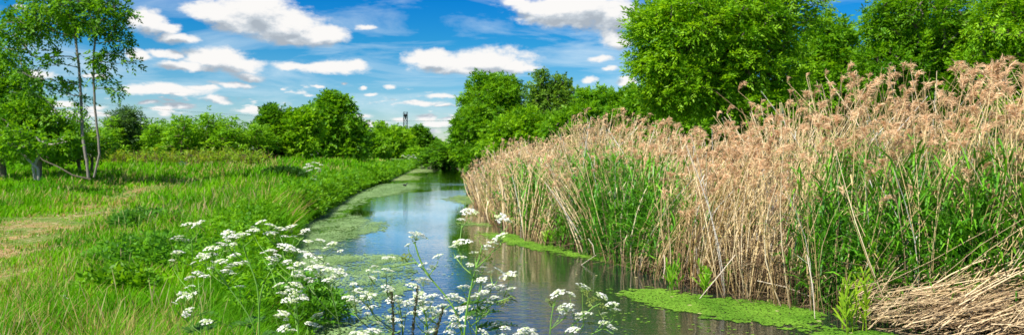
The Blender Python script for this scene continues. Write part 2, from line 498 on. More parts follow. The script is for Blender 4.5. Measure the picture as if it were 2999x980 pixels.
for k, q in enumerate([[(960, 448), (1010, 438), (1060, 444), (1050, 452), (970, 456)], [(1000, 432), (1050, 424), (1090, 426), (1085, 432), (1010, 438)], [(1040, 418), (1075, 412), (1160, 416), (1150, 420), (1060, 422)], [(1075, 409), (1110, 406), (1120, 408), (1085, 411)], [(1165, 480), (1210, 478), (1210, 485), (1175, 485)]]):
    weed(q, (.17, .25, .06), (.27, .35, .12), (.12, .18, .3, .5, .1)[k], .72, ['olive weed patch on the left bank below the far trees', 'second farthest weed patch along the left bank', 'pale weed band crossing the canal before the stone wall', 'farthest weed band at the foot of the stone wall', 'thin weed sliver below the overhanging right bank trees'][k], 30 + k)

# ------------------------------------------------------------------ trees


def limbs(trunks, att, r, step, bow=.10):
    """grow limbs from trunk polylines to attraction points; returns nodes, parents, order"""
    nodes, par, plen = [], [], []
    for poly in trunks:
        prev = -1
        for a, b in zip(poly[:-1], poly[1:]):
            a = np.array(a, float); b = np.array(b, float); m = max(1, int(np.linalg.norm(b - a) / step))
            for t in range(m + (1 if prev == -1 else 0)):
                f = (t if prev == -1 or len(nodes) == 0 else t + 1) / m
                p = a + (b - a) * min(1, f)
                nodes.append(p + r.normal(0, step * .03, 3)); par.append(prev)
                plen.append(0 if prev < 0 else plen[prev] + step * .25); prev = len(nodes) - 1
    minz = min(p[0][2] for p in trunks)
    d = [min(np.linalg.norm(np.array(q) - np.array(t[-1])) for t in trunks for q in t) for q in [0]] if False else None
    tr = np.array(nodes)
    order = np.argsort([np.min(np.linalg.norm(tr - a, axis=1)) for a in att])
    N = np.zeros((len(nodes) + len(att) * 40, 3)); N[:len(nodes)] = tr
    for ai in order:
        a = att[ai]; n = len(nodes)
        v = a - N[:n]
        dist = np.linalg.norm(v, axis=1)
        cost = dist + .45 * np.array(plen) + .9 * np.maximum(0, -v[:, 2]) + 1.5 * (N[:n, 2] < minz + .35 * (a[2] - minz)) * dist
        k = int(np.argmin(cost)); L = dist[k]; m = max(1, int(L / step)); p0 = N[k].copy(); prev = k
        off = r.normal(0, 1, 3) * L * .05 + np.array([0, 0, -bow * L * .6])
        for t in range(1, m + 1):
            f = t / m
            p = p0 + (a - p0) * f + off * math.sin(math.pi * f)
            if len(nodes) >= len(N): break
            N[len(nodes)] = p; nodes.append(p); par.append(prev); plen.append(plen[prev] + L / m); prev = len(nodes) - 1
    return np.array(nodes), np.array(par)


def bark_mesh(g, nodes, par, r_base, r_tip, C, sides=5, rmin=0):
    n = len(nodes); acc = np.zeros(n); kids = np.bincount(par[par >= 0], minlength=n)
    for i in range(n - 1, -1, -1):
        if kids[i] == 0: acc[i] = max(acc[i], 1.0)
        if par[i] >= 0: acc[par[i]] += acc[i]
    rad = acc ** .5
    roots = par < 0
    mx = acc[roots].max() ** .5
    rad = r_tip + (r_base - r_tip) * (rad / mx) ** 1.0
    idx = np.where((par >= 0) & (rad >= rmin))[0]
    P = np.stack([nodes[par[idx]], nodes[idx] + (nodes[idx] - nodes[par[idx]]) * .04], 1)
    R = np.stack([np.minimum(rad[par[idx]], rad[idx] * 1.35), rad[idx]], 1)
    tubes(g, P, R, C, sides)


def sprig_leaves(g, cen, out, r, spread, nsp, nl, L, ll, lw, cols, up=.25, droop=.3, clumpvar=.25):
    """leafy sprigs round every centre"""
    n = len(cen) * nsp
    c = np.repeat(cen, nsp, 0); o = np.repeat(out, nsp, 0)
    cb = np.repeat(r.random(len(cen)), nsp)
    off = norm(r.normal(0, 1, (n, 3))) * (r.random((n, 1)) ** .5) * spread * np.array([1, 1, .75])
    p = c + off
    d = norm(.7 * o + 1.0 * norm(r.normal(0, 1, (n, 3))) + .5 * norm(off) + np.array([0, 0, up]))
    side = norm(np.cross(d, norm(r.normal(0, .5, (n, 3)) + np.array([0, 0, 1.]))))
    nrm = norm(np.cross(side, d))
    B, A, Nn, CC, LL = [], [], [], [], []
    base = lerp(cols[0], cols[1], np.clip(cb + r.normal(0, clumpvar, n), 0, 1))
    for k in range(nl):
        t = (k + .3) / nl
        s = 1 if k % 2 else -1
        b = p + d * (L * t) + np.array([0, 0, -1.]) * (L * droop * t * t)
        a = norm(d * (.55 + .6 * t) + side * s * (1.05 - .5 * t) + r.normal(0, .22, (n, 3)) - np.array([0, 0, droop * .8]))
        B.append(b); A.append(a); Nn.append(norm(nrm + r.normal(0, .45, (n, 3)))); CC.append(base * r.uniform(.8, 1.2, (n, 1)))
        LL.append(ll * r.uniform(.7, 1.2, n))
    B, A, Nn, CC, LL = map(np.concatenate, (B, A, Nn, CC, LL))
    diamonds(g, B, A, Nn, LL, LL * (lw / ll), CC, .12)


def ell_points(ells, r, shell=.55, zmin=None):
    P, O = [], []
    for (cx, cy_, cz, rx, ry, rz, n) in ells:
        d = norm(r.normal(0, 1, (n, 3)))
        rr = (shell + (1 - shell) * r.random((n, 1))) ** 1.0
        inner = r.random((n, 1)) < .25
        rr = np.where(inner, r.random((n, 1)) ** .5, rr) * (1 + .18 * (r.random((n, 1)) - .35))
        q = d * rr * np.array([rx, ry, rz]) + np.array([cx, cy_, cz])
        P.append(q); O.append(norm(d / np.array([rx, ry, rz])))
    P, O = np.concatenate(P), np.concatenate(O)
    if zmin is not None: k = P[:, 2] > zmin; P, O = P[k], O[k]
    return P, O


def tree(name, label, cat, base, trunks, ells, rb, leaf, cols, seed, group=None, bark=(.20, .16, .12), step=.4, zmin=.3, tip=.012, rmin=0, shell=.6, droop=.3, up=.25):
    """leaf = (spread, sprigs, leaflets, sprig length, leaf length, leaf width)"""
    r = rng_of(seed)
    x, y = base[:2]; z = float(ground_z(x, y)) - .05 if len(base) < 3 else base[2]
    root = empty(name, (x, y, z)); tag(root, label, cat, group)
    P, O = ell_points(ells, r, shell, zmin)
    nodes, par = limbs(trunks, P, r, step)
    gb = Geo(); bark_mesh(gb, nodes, par, rb, tip, bark, 6, rmin)
    gb.build('trunk', M_BARK, root, smooth=True)
    g = Geo()
    sprig_leaves(g, P, O, r, leaf[0], leaf[1], leaf[2], leaf[3], leaf[4], leaf[5], cols, up, droop)
    g.build('crown', M_LEAF, root)
    return root


G_DEEP = ((.050, .165, .006), (.125, .31, .010))
G_MID = ((.075, .23, .006), (.20, .42, .010))
G_BRIGHT = ((.11, .29, .006), (.28, .52, .012))
G_YEL = ((.12, .31, .008), (.24, .47, .016))


def WX(pxx, y): return (pxx * 1.1642 - CX) * y / FX         # 2576-wide pixel column at depth y
def WZ(pyy, y): return CAM_Z - (pyy * 1.1642 - HY) * y / FX


# --- left: pale twin-stemmed tree
def rel(pts, y0, base, dy=None):
    b = np.array(base)
    return [np.array([WX(a, y0 + (d or 0)), y0 + (d or 0), WZ(c, y0 + (d or 0))]) - b for a, c, d in pts]


YT = 34.0
tb = np.array([WX(232, YT), YT, float(ground_z(WX(232, YT), YT)) - .05])
trk = [rel([(222, 446, 0), (216, 400, 0), (207, 330, .1), (204, 240, .1), (199, 170, .2), (190, 90, .3), (182, 20, .3)], YT, tb),
       rel([(236, 446, .1), (250, 385, .1), (247, 345, .1), (240, 290, 0), (234, 200, -.2), (238, 110, -.3), (246, 30, -.4)], YT, tb)]


def px_ells(lst, y0, base):
    out = []
    for (a, c, ra, rc, dd, n) in lst:
        y = y0 + dd; k = y / FX * 1.1642
        out.append((WX(a, y) - base[0], y - base[1], WZ(c, y) - base[2], ra * k, ra * k * .8, rc * k, n))
    return out


tree('tree', 'tall open tree with two pale grey trunks forking low at the left meadow edge', 'tree', tb, trk,
     px_ells([(150, 20, 120, 45, 0, 84), (240, 40, 85, 50, -.4, 76), (60, 70, 60, 35, -.6, 40), (110, 60, 90, 45, .8, 46), (300, 100, 36, 40, -.2, 22), (275, 150, 40, 14, -.3, 9),
              (330, 160, 16, 8, -.3, 2), (290, 222, 28, 10, -.3, 5), (120, 170, 90, 50, .3, 26), (60, 210, 60, 50, .8, 18), (170, 260, 70, 60, .5, 16), (20, 120, 50, 40, .3, 22), (255, 190, 25, 30, -.2, 7), (205, -30, 110, 40, 0, 36)], YT, tb),
     .058, (.33, 6, 6, .28, .17, .085), ((.055, .19, .005), (.16, .36, .008)), 41, bark=(.22, .195, .165), tip=.008, step=.35, droop=.55, up=.0)
# --- dense trees at the far left edge
def bush(label, pxx, y, lst, rb, leaf, cols, seed, name='tree', cat='tree', group=None, ntr=1, bark=(.16, .13, .10), zmin=.15, step=.5, shell=.6, rmin=.0):
    x = WX(pxx, y); z = float(ground_z(x, y)) - .05; b = np.array([x, y, z])
    E = px_ells(lst, y, b)
    top = max(e[2] for e in E)
    r = rng_of(seed + 900); T = []
    for k in range(ntr):
        ox, oy = (r.normal(0, .25, 2) if ntr > 1 else (0, 0)); sx, sy = r.normal(0, .10, 2) * top * (1 if ntr > 1 else .4)
        T.append([np.array([ox, oy, 0]), np.array([ox + sx * .4, oy + sy * .4, top * .3]), np.array([ox + sx, oy + sy, top * .66])])
    return tree(name, label, cat, b, T, E, rb, leaf, cols, seed, group, bark, step, zmin, tip=.01, rmin=rmin, shell=shell)


bush('dense tree filling the left edge behind the twin trunks', 10, 40, [(-10, 230, 75, 95, 0, 110), (20, 300, 60, 70, 0, 50), (-60, 150, 70, 60, 0, 45), (10, 370, 80, 30, 0, 30)], .16, (.55, 14, 6, .4, .19, .09), G_MID, 42)
bush('leafy green tree between the left edge and the pale twin trunks', 100, 37, [(90, 300, 62, 48, 0, 60), (60, 350, 70, 40, 0, 40), (150, 345, 60, 42, .5, 42), (20, 300, 50, 50, -1, 36)], .12, (.5, 13, 6, .36, .17, .09), G_MID, 43)
bush('low bright bush behind the foot of the pale twin trunks', 215, 44, [(215, 360, 60, 32, 0, 44), (180, 330, 45, 30, 0, 20), (140, 385, 80, 18, 0, 30)], .08, (.5, 12, 6, .36, .18, .1), G_MID, 44, ntr=3)
bx, by = WX(88, 31), 31
b0 = np.array([bx, by, float(ground_z(bx, by)) - .05])
tree('sapling', 'small forked sapling with pale stems left of the twin-trunk tree', 'sapling', b0,
     [rel([(97, 452, 0), (95, 425, 0), (72, 400, 0), (45, 375, .2)], 31, b0), rel([(90, 452, .1), (84, 420, .1), (98, 390, .2), (120, 360, .3)], 31, b0)],
     px_ells([(60, 360, 55, 22, 0, 14), (130, 350, 45, 20, 0, 12), (30, 330, 40, 25, 0, 10)], 31, b0), .05, (.35, 9, 6, .3, .15, .08), G_MID, 45, bark=(.36, .33, .28))

# fallen limb by the trunk
g = Geo()
fp = np.array([[(WX(a, YT - .4), YT - .4 + d, WZ(c, YT)) for a, c, d in ((228, 450, 0), (190, 440, -.2), (155, 418, -.3), (118, 402, -.3), (85, 372, -.2))]])
tubes(g, fp, np.array([[.034, .032, .026, .018, .008]]), (.15, .12, .09), 5)
o = g.build('dead_branch', M_BARK, origin=fp[0, 0]); o.location = fp[0, 0]
tag(o, 'bare dead branch leaning against the foot of the pale twin trunks', 'branch')

# --- thicket of saplings on the far side of the meadow
LF = (.55, 9, 5, .5, .26, .14)
r = rng_of(77)
bush('feathery grey-green willow at the left end of the sapling thicket', 312, 62, [(310, 330, 36, 45, 0, 50), (325, 300, 22, 25, 0, 14), (295, 300, 14, 22, 0, 8)], .1, (.5, 12, 7, .6, .34, .07), ((.06, .14, .04), (.11, .22, .06)), 50, name='willow', cat='willow', ntr=3)
sap_protos = []
for k in range(5):
    x, y = 0, 0
    rr = rng_of(300 + k)
    E = [(0, 0, 2.2, 1.3, 1.2, 1.7, 26), (rr.normal(0, .3), 0, 3.6, .8, .8, 1.0, 12), (rr.normal(0, .7), 0, 4.6, .35, .35, .7, 5), (rr.normal(0, .9), .3, 3.9, .3, .3, .8, 4)]
    T = [[np.array([o_, rr.normal(0, .3), 0]), np.array([o_ * 1.5, 0, 2.0]), np.array([o_ * 2 + rr.normal(0, .3), 0, 3.9])] for o_ in rr.normal(0, .45, 3)]
    sap_protos.append((E, T))
sap_xs = [270, 345, 372, 398, 422, 448, 472, 498, 522, 545, 570, 596, 622, 645, 662]
sap_hs = [.95, 1.0, 1.02, .92, 1.02, .98, 1.12, .88, 1.16, 1.05, .95, 1.0, .8, .92, .85]
ORD = ['first', 'second', 'third', 'fourth', 'fifth', 'sixth', 'seventh', 'eighth', 'ninth', 'tenth', 'eleventh', 'twelfth', 'thirteenth', 'fourteenth', 'fifteenth', 'sixteenth', 'seventeenth', 'eighteenth', 'nineteenth', 'twentieth']
first = {}


def copy_thing(o):
    c = o.copy(); col.objects.link(c)
    for ch in list(o.children):
        d = ch.copy(); col.objects.link(d); d.parent = c
    return c


for i, (xx, hh) in enumerate(zip(sap_xs, sap_hs)):
    k = i % 5; y = 60 + (i * 7 % 5) * 1.3
    if k not in first:
        E, T = sap_protos[k]
        t = tree('sapling', 'x', 'sapling', (0, 0, 0), T, E, .05, LF, [G_YEL, G_MID, G_BRIGHT, G_YEL, G_MID][k], 60 + k, bark=(.20, .14, .09), step=.5, zmin=.4, tip=.012)
        first[k] = t
    else: t = copy_thing(first[k])
    X = WX(xx, y); t.location = (X, y, float(ground_z(X, y)) - .05); t.rotation_euler = (0, 0, r.random() * 6.28); t.scale = (.95, .95, hh * .70)
    tag(t, 'yellow-green sapling in the far meadow thicket, %s from the left of its row' % ORD[i], 'sapling', 'saplings in the far meadow thicket')

# low scrub at the foot of the thicket, brownish twigs and undergrowth
def undergrowth(name, x0, x1, y, h, cols, seed, n, label, cat):
    r = rng_of(seed); g = Geo()
    X = np.array([WX(a, y) for a in r.uniform(x0, x1, n)]); Y = y + r.uniform(-2.5, 1.5, n); Z = ground_z(X, Y)
    c = np.stack([X, Y, Z + r.random(n) ** 1.3 * h], 1)
    sprig_leaves(g, c, norm(r.normal(0, 1, (n, 3))), r, .45, 6, 5, .4, .22, .10, cols, .3, .1)
    P = np.stack([np.stack([X, Y, Z], 1), np.stack([X, Y, Z + h * .6], 1), np.stack([X + r.normal(0, .25, n), Y, Z + h * r.uniform(.8, 1.3, n)], 1)], 1)
    tubes(g, P, np.tile([.03, .02, .01], (n, 1)), lerp((.20, .11, .06), (.32, .22, .13), r.random(n)), 3)
    tag(g.build(name, M_LEAF), label, cat, kind='stuff')


undergrowth('undergrowth', 255, 680, 58, .9, ((.24, .30, .02), (.20, .42, .02)), 91, 260, 'brownish scrub and twigs at the foot of the sapling thicket', 'undergrowth')

# --- middle trees left of the canal
LM = (.6, 15, 6, .55, .27, .15)
bush('slim dark tree with ragged top left of the big round tree', 690, 66, [(690, 330, 36, 55, 0, 60), (695, 295, 18, 22, 0, 16), (672, 312, 14, 20, 0, 8), (690, 380, 40, 20, 0, 16)], .1, LM, G_DEEP, 70, ntr=2)
bush('bright green tree just left of the big round tree', 755, 66, [(752, 335, 48, 48, 0, 80), (768, 300, 24, 22, 0, 22), (735, 300, 16, 16, 0, 8), (730, 375, 55, 24, 0, 30)], .12, LM, G_BRIGHT, 71, ntr=2)
bush('big round-topped green tree in the middle of the meadow edge', 830, 92, [(835, 300, 58, 55, 0, 150), (815, 345, 70, 45, 0, 110), (865, 350, 50, 45, 0, 70), (830, 262, 28, 20, 0, 30), (850, 380, 70, 18, 0, 40)], .26, (.8, 16, 6, .7, .34, .19), G_MID, 72)
bush('dark bush tucked behind the right side of the big round tree', 895, 104, [(895, 345, 32, 42, 0, 60), (905, 325, 16, 16, 0, 10), (890, 385, 35, 16, 0, 20)], .15, (.85, 15, 6, .75, .36, .2), G_DEEP, 73, ntr=2)
bush('low yellow-green bush between the two rounded trees', 940, 140, [(938, 370, 34, 24, 0, 50), (925, 385, 40, 12, 0, 20)], .12, (1.1, 15, 6, 1.0, .5, .28), G_YEL, 74, name='bush', cat='bush', ntr=3)
bush('rounded bright tree left of the lattice tower foot', 990, 205, [(990, 354, 44, 30, 0, 120), (965, 365, 36, 26, 0, 50), (1010, 370, 36, 22, 0, 40), (960, 330, 15, 14, 0, 10)], .2, (1.5, 16, 6, 1.3, .68, .38), G_BRIGHT, 75)
bush('dark far tree right of the lattice tower foot', 1058, 240, [(1052, 352, 30, 30, 0, 80), (1070, 368, 24, 22, 0, 40)], .2, (1.6, 16, 6, 1.4, .74, .42), G_DEEP, 76)
bush('small far tree above the stone wall at the canal end', 1095, 305, [(1093, 374, 22, 16, 0, 60), (1115, 380, 20, 12, 0, 40)], .2, (1.8, 16, 6, 1.5, .9, .5), G_MID, 77)
bush('low yellowish bush at the end of the left bank', 1045, 180, [(1045, 386, 14, 7, 0, 30)], .1, (1.0, 14, 6, .9, .5, .3), G_YEL, 78, name='bush', cat='bush')

# far tree belt on both sides so that no bare horizon shows
r = rng_of(400)
fp_ = {}
for i in range(22):
    k = i % 4
    if k not in fp_:
        E = [(0, 0, 6.5, 4.6, 4.2, 4.2, 60), (2.5, 0, 4.5, 3.2, 3, 3.2, 26), (-2.6, 0, 4.2, 3, 3, 3, 26)]
        fp_[k] = tree('tree', 'x', 'tree', (0, 0, 0), [[np.array([0, 0, 0.]), np.array([0, 0, 5.])]], E, .3, (1.5, 12, 5, 1.2, .8, .45), [G_DEEP, G_MID, G_MID, G_DEEP][k], 410 + k, step=1.2, zmin=.6)
        t = fp_[k]
    else: t = copy_thing(fp_[k])
    if i < 12: X, Y = -190 + i * 14.2 + r.normal(0, 2), 215 + r.normal(0, 8)
    else: X, Y = -12 + (i - 12) * 13 + r.normal(0, 2), 150 + r.normal(0, 10)
    t.location = (X, Y, float(ground_z(X, Y)) - .1); t.rotation_euler = (0, 0, r.random() * 6.28); t.scale = (1, 1, r.uniform(.42, .55))
    tag(t, 'rounded tree in the distant belt beyond the %s' % ('meadow' if i < 12 else 'right bank trees'), 'tree', 'distant belt trees beyond the %s' % ('meadow' if i < 12 else 'right bank trees'))

# --- right bank
LR = (.5, 15, 7, .42, .21, .10)
bush('bushy tree overhanging the water at the bend of the right bank', 1180, 52, [(1182, 345, 42, 52, 0, 130), (1195, 300, 30, 28, .5, 40), (1196, 392, 42, 18, -1, 60), (1215, 370, 50, 45, 0, 70)], .14, LR, G_MID, 80, ntr=2, zmin=-.3)
bush('tallest dark domed tree above the right bank, left of the spiky one', 1250, 56, [(1240, 245, 72, 52, 0, 140), (1215, 215, 30, 22, 0, 20), (1280, 260, 50, 55, 0, 70), (1240, 320, 80, 60, -1, 110), (1190, 300, 30, 26, 0, 20)], .22, LR, G_MID, 81)
bush('spiky-topped tree with sparse upright shoots above the reeds', 1390, 52, [(1395, 270, 50, 50, 0, 100), (1362, 200, 9, 26, 0, 8), (1405, 215, 16, 25, 0, 14), (1430, 235, 22, 20, 0, 12), (1345, 240, 20, 28, 0, 14)], .14, (.4, 13, 6, .4, .20, .11), ((.09, .21, .025), (.20, .36, .04)), 82, ntr=3)
bush('bright rounded bush behind the left end of the plumed reeds', 1320, 46, [(1310, 330, 60, 42, 0, 90), (1260, 360, 45, 40, 0, 50), (1360, 345, 50, 40, 0, 60)], .1, LR, G_BRIGHT, 83, ntr=3, name='bush', cat='bush')
bush('lively green bush in the middle of the row behind the reeds', 1430, 44, [(1425, 325, 60, 40, 0, 80), (1480, 300, 45, 35, 0, 60), (1450, 365, 70, 30, 0, 50)], .1, LR, G_MID, 84, ntr=3, name='bush', cat='bush')
bush('rounded green tree top behind the peak of the plumes', 1540, 46, [(1530, 286, 60, 50, 0, 110), (1495, 252, 34, 26, 0, 28), (1590, 272, 48, 42, 0, 66)], .14, LR, G_MID, 85, ntr=2)
bush('darker bush filling the gap left of the large leafy tree', 1650, 40, [(1640, 300, 55, 45, 0, 90), (1615, 268, 42, 36, 0, 44), (1690, 330, 50, 40, 0, 60), (1600, 350, 60, 30, 0, 40)], .12, LR, G_MID, 86, ntr=3, name='bush', cat='bush')
LN = (.34, 14, 9, .36, .135, .045)
bush('large leafy tree leaning over the reeds with long narrow leaflets', 1900, 23, [(1800, 60, 165, 105, -.3, 250), (1700, 110, 95, 70, -.2, 95), (1760, 200, 110, 60, 0, 130), (1890, 150, 130, 120, 0, 190), (1660, 60, 70, 45, 0, 60), (1900, 10, 160, 100, .4, 160), (1640, 165, 50, 30, 0, 26), (1690, 240, 55, 30, .2, 40), (1900, 270, 110, 55, 0, 110)], .2, LN, G_BRIGHT, 87, ntr=3, step=.4, shell=.5)
bush('dark green tree standing behind the gap between the large right trees', 2090, 29, [(2090, 170, 80, 95, 0, 150), (2040, 260, 110, 60, 0, 100), (2130, 220, 80, 65, 0, 70), (2075, 90, 36, 40, 0, 26)], .18, (.5, 14, 8, .44, .18, .065), G_MID, 88, step=.5, shell=.5)
bush('large tree with drooping leaflets second from the right edge', 2330, 24, [(2320, 50, 125, 100, 0, 180), (2260, 160, 100, 70, 0, 110), (2390, 130, 110, 80, .3, 130), (2330, 240, 130, 50, .5, 90), (2215, 70, 30, 40, 0, 14)], .2, LN, G_MID, 89, ntr=2, step=.4, shell=.5)
bush('leafy tree crossing the right edge above the tallest plumes', 2570, 22, [(2550, 50, 110, 80, 0, 110), (2630, 130, 110, 90, 0, 100), (2500, 170, 80, 45, .5, 50), (2600, 250, 110, 40, 0, 60)], .18, LN, G_BRIGHT, 90, ntr=2, step=.4, shell=.5)
bush('mid green bush closing the gap under the large leafy tree', 1770, 33, [(1770, 320, 80, 60, 0, 120), (1720, 345, 60, 40, 0, 50)], .1, LR, G_MID, 93, ntr=3, name='bush', cat='bush')
bush('broad dark thicket tree standing far behind the large right trees', 2250, 38, [(2200, 320, 200, 65, 0, 130), (2450, 310, 160, 65, 0, 110), (1980, 330, 150, 60, 0, 90)], .18, (.7, 12, 7, .6, .26, .12), G_DEEP, 92, ntr=3, step=.6)

# ------------------------------------------------------------------ lattice tower, wires, stone wall
def tower():
    Y = 330.0; X = WX(1020, Y); z0 = float(ground_z(X, Y)); H = WZ(282, Y) - z0; w = .72
    root = empty('lattice_tower', (X, Y, z0)); root.rotation_euler = (0, 0, .3)
    tag(root, 'dark steel lattice tower rising behind the far trees', 'tower')
    cst = (.03, .045, .05)
    c = [np.array([sx * w, sy * w]) for sx, sy in ((-1, -1), (1, -1), (1, 1), (-1, 1))]
    for q in c:
        g = Geo(); tubes(g, np.array([[(q[0], q[1], 0), (q[0], q[1], H)]]), np.array([[.10, .10]]), cst, 4); g.build('leg', M_METAL, root)
    g = Geo(); z = 0; k = 0
    while z < H - 1.2:
        for i in range(4):
            a, b = c[i], c[(i + 1) % 4]
            if k % 2: a, b = b, a
            tubes(g, np.array([[(a[0], a[1], z), (b[0], b[1], z + 1.25)]]), np.array([[.05, .05]]), cst, 3)
            tubes(g, np.array([[(a[0], a[1], z), (b[0], b[1], z)]]), np.array([[.05, .05]]), cst, 3)
        z += 1.25; k += 1
    g.build('bracing', M_METAL, root)
    g = Geo()
    for zz, hh, ww in ((H - 1.9, 1.2, .60), (H - .15, .12, .66), (H - 3.0, 1.1, .2)):
        v = [(sx * ww, sy * ww, zz + s * hh) for s in (0, 1) for sx, sy in ((-1, -1), (1, -1), (1, 1), (-1, 1))]
        g.add(v, [(0, 1, 5, 4), (1, 2, 6, 5), (2, 3, 7, 6), (3, 0, 4, 7), (4, 5, 6, 7), (3, 2, 1, 0)], None, (.015, .02, .022))
    g.build('head_platform', M_METAL, root)
    for s in (-1, 1):
        g = Geo(); tubes(g, np.array([[(s * w, 0, H), (s * w, 0, H + .35)]]), np.array([[.05, .02]]), cst, 4); g.build('antenna', M_METAL, root)
    for i, (zt, lab) in enumerate(((H - 3.2, 'upper'), (H - 6.2, 'lower'))):
        g = Geo(); t = np.linspace(-1, 1, 41)
        P = np.stack([X + t * 130, Y + t * 14, z0 + zt + 5 * t * t * (1 if i else 1.2) - .5 + 1.2 * np.abs(t)], 1)[None]
        tubes(g, P, np.full((1, 41), .045), (.05, .06, .07), 3)
        o = g.build('power_line', M_METAL, origin=(X, Y, z0)); o.location = (X, Y, z0)
        tag(o, 'thin %s power line strung across the lattice tower' % lab, 'power line')


tower()


def stone_wall():
    Y = 299.0; xa, xb = float(XL(Y)) - 3, float(XR(Y)) + 4
    root = empty('retaining_wall', ((xa + xb) / 2, Y, 0)); tag(root, 'low brown stone wall with rail closing the far end of the canal', 'wall')
    r = rng_of(8); g = Geo(); L = (xb - xa) / 2
    bh = .34; z = -.4; row = 0
    while z < 1.95:
        x = -L + (-.4 if row % 2 else 0)
        while x < L:
            w = r.uniform(.6, .95); a, b = max(x, -L) + .012, min(x + w, L) - .012
            if b - a > .1:
                f = -.02 - r.random() * .03
                v = [(a, f, z + .012), (b, f, z + .012), (b, f, z + bh - .012), (a, f, z + bh - .012), (a, .5, z + .012), (b, .5, z + .012), (b, .5, z + bh - .012), (a, .5, z + bh - .012)]
                g.add(v, [(0, 1, 2, 3), (1, 5, 6, 2), (4, 0, 3, 7), (3, 2, 6, 7), (4, 5, 1, 0)], None, lerp((.20, .15, .12), (.34, .27, .22), np.array(r.random())))
            x += w
        z += bh; row += 1
    g.add([(-L, 0.01, -.5), (L, .01, -.5), (L, .01, 2.0), (-L, .01, 2.0)], [(0, 1, 2, 3)], None, (.10, .09, .08))
    g.build('stonework', M_STONE, root)
    g = Geo(); g.add([(-L - .1, -.12, 2.0), (L + .1, -.12, 2.0), (L + .1, .55, 2.0), (-L - .1, .55, 2.0), (-L - .1, -.12, 2.2), (L + .1, -.12, 2.2), (L + .1, .55, 2.2), (-L - .1, .55, 2.2)], [(0, 1, 5, 4), (1, 2, 6, 5), (2, 3, 7, 6), (3, 0, 4, 7), (4, 5, 6, 7)], None, (.30, .27, .26))
    g.build('coping', M_STONE, root)
    g = Geo()
    for x in np.linspace(-L, L, 7): tubes(g, np.array([[(x, .2, 2.2), (x, .2, 3.2)]]), np.array([[.05, .05]]), (.12, .10, .10), 4)
    for zz in (2.7, 3.2): tubes(g, np.array([[(-L, .2, zz), (L, .2, zz)]]), np.array([[.045, .045]]), (.12, .10, .10), 4)
    g.build('railing', M_METAL, root)


stone_wall()

# ------------------------------------------------------------------ meadow grass
def grass_blades(g, X, Y, H, Wd, C, r, k=3, lean=.35, wind=(.10, 0), tipcol=None):
    n = len(X); Z = ground_z(X, Y) - .02
    a = r.random(n) * 6.283; ln = H * lean * r.uniform(.15, 1.6, n)
    dx, dy = np.cos(a) * ln + wind[0] * H, np.sin(a) * ln + wind[1] * H
    t = np.linspace(0, 1, k)
    P = np.stack([X[:, None] + dx[:, None] * t ** 2, Y[:, None] + dy[:, None] * t ** 2, Z[:, None] + H[:, None] * (t - .12 * t ** 3)], -1)
    wf = np.array([.75, 1.0, .62, .12]) if k == 4 else np.array([.85, .9, .12])
    sa = r.random(n) * 6.283
    side = np.stack([np.cos(sa), np.sin(sa) * .6, np.zeros(n)], 1)
    Cc = np.repeat(C[:, None, :], k, 1)
    if tipcol is not None: Cc[:, -1] = lerp(Cc[:, -1], tipcol, .5)
    ribbons(g, P, Wd[:, None] * wf[None], norm(side), Cc)


def meadow_fields(X, Y):
    """height factor, dryness, path for the left meadow"""
    pm = path_mask(X, Y)
    d = XL(Y) - X
    tall = fbm(X * .22, Y * .16, 31)
    patch = fbm(X * .8, Y * .5, 35)
    h = .17 + .26 * sstep(.30, .70, tall) + .16 * (patch - .4)
    h = h + .10 * np.exp(-((d - .5) / 1.4) ** 2)
    h = h + .10 * sstep(0, 1, np.exp(-(((X + .32 * Y) / (1.0 + .09 * Y)) ** 2)))
    h = np.where((X < -.30 * Y - 1.2) & (Y < 20), h * .66, h)
    h = h * (1 - .5 * np.exp(-((d - .2) / 1.0) ** 2) * sstep(17, 11, Y))
    h = h * (1 - .62 * pm)
    xp = np.interp(Y, PATH[:, 1], PATH[:, 0]); nearp = np.exp(-((X - xp) / 2.6) ** 2)
    h = h * (1 - .35 * nearp * sstep(45, 12, Y))
    dry = sstep(.50, .74, fbm(X * .33, Y * .28, 44)) * .75 + .30 * nearp
    dry = np.maximum(dry, np.exp(-(((X + 5.4) / 1.1) ** 2 + ((Y - 10.6) / 2.4) ** 2)) * 1.0)      # russet patch beside the path
    dry = np.maximum(dry, np.exp(-(((X + 18) / 4.5) ** 2 + ((Y - 49) / 5) ** 2)) * .9)
    dry = np.maximum(dry, np.exp(-(((X + 12.5) / 3.5) ** 2 + ((Y - 57) / 5) ** 2)) * .7)
    return np.clip(h, .035, 1.0), np.clip(dry, 0, 1), pm


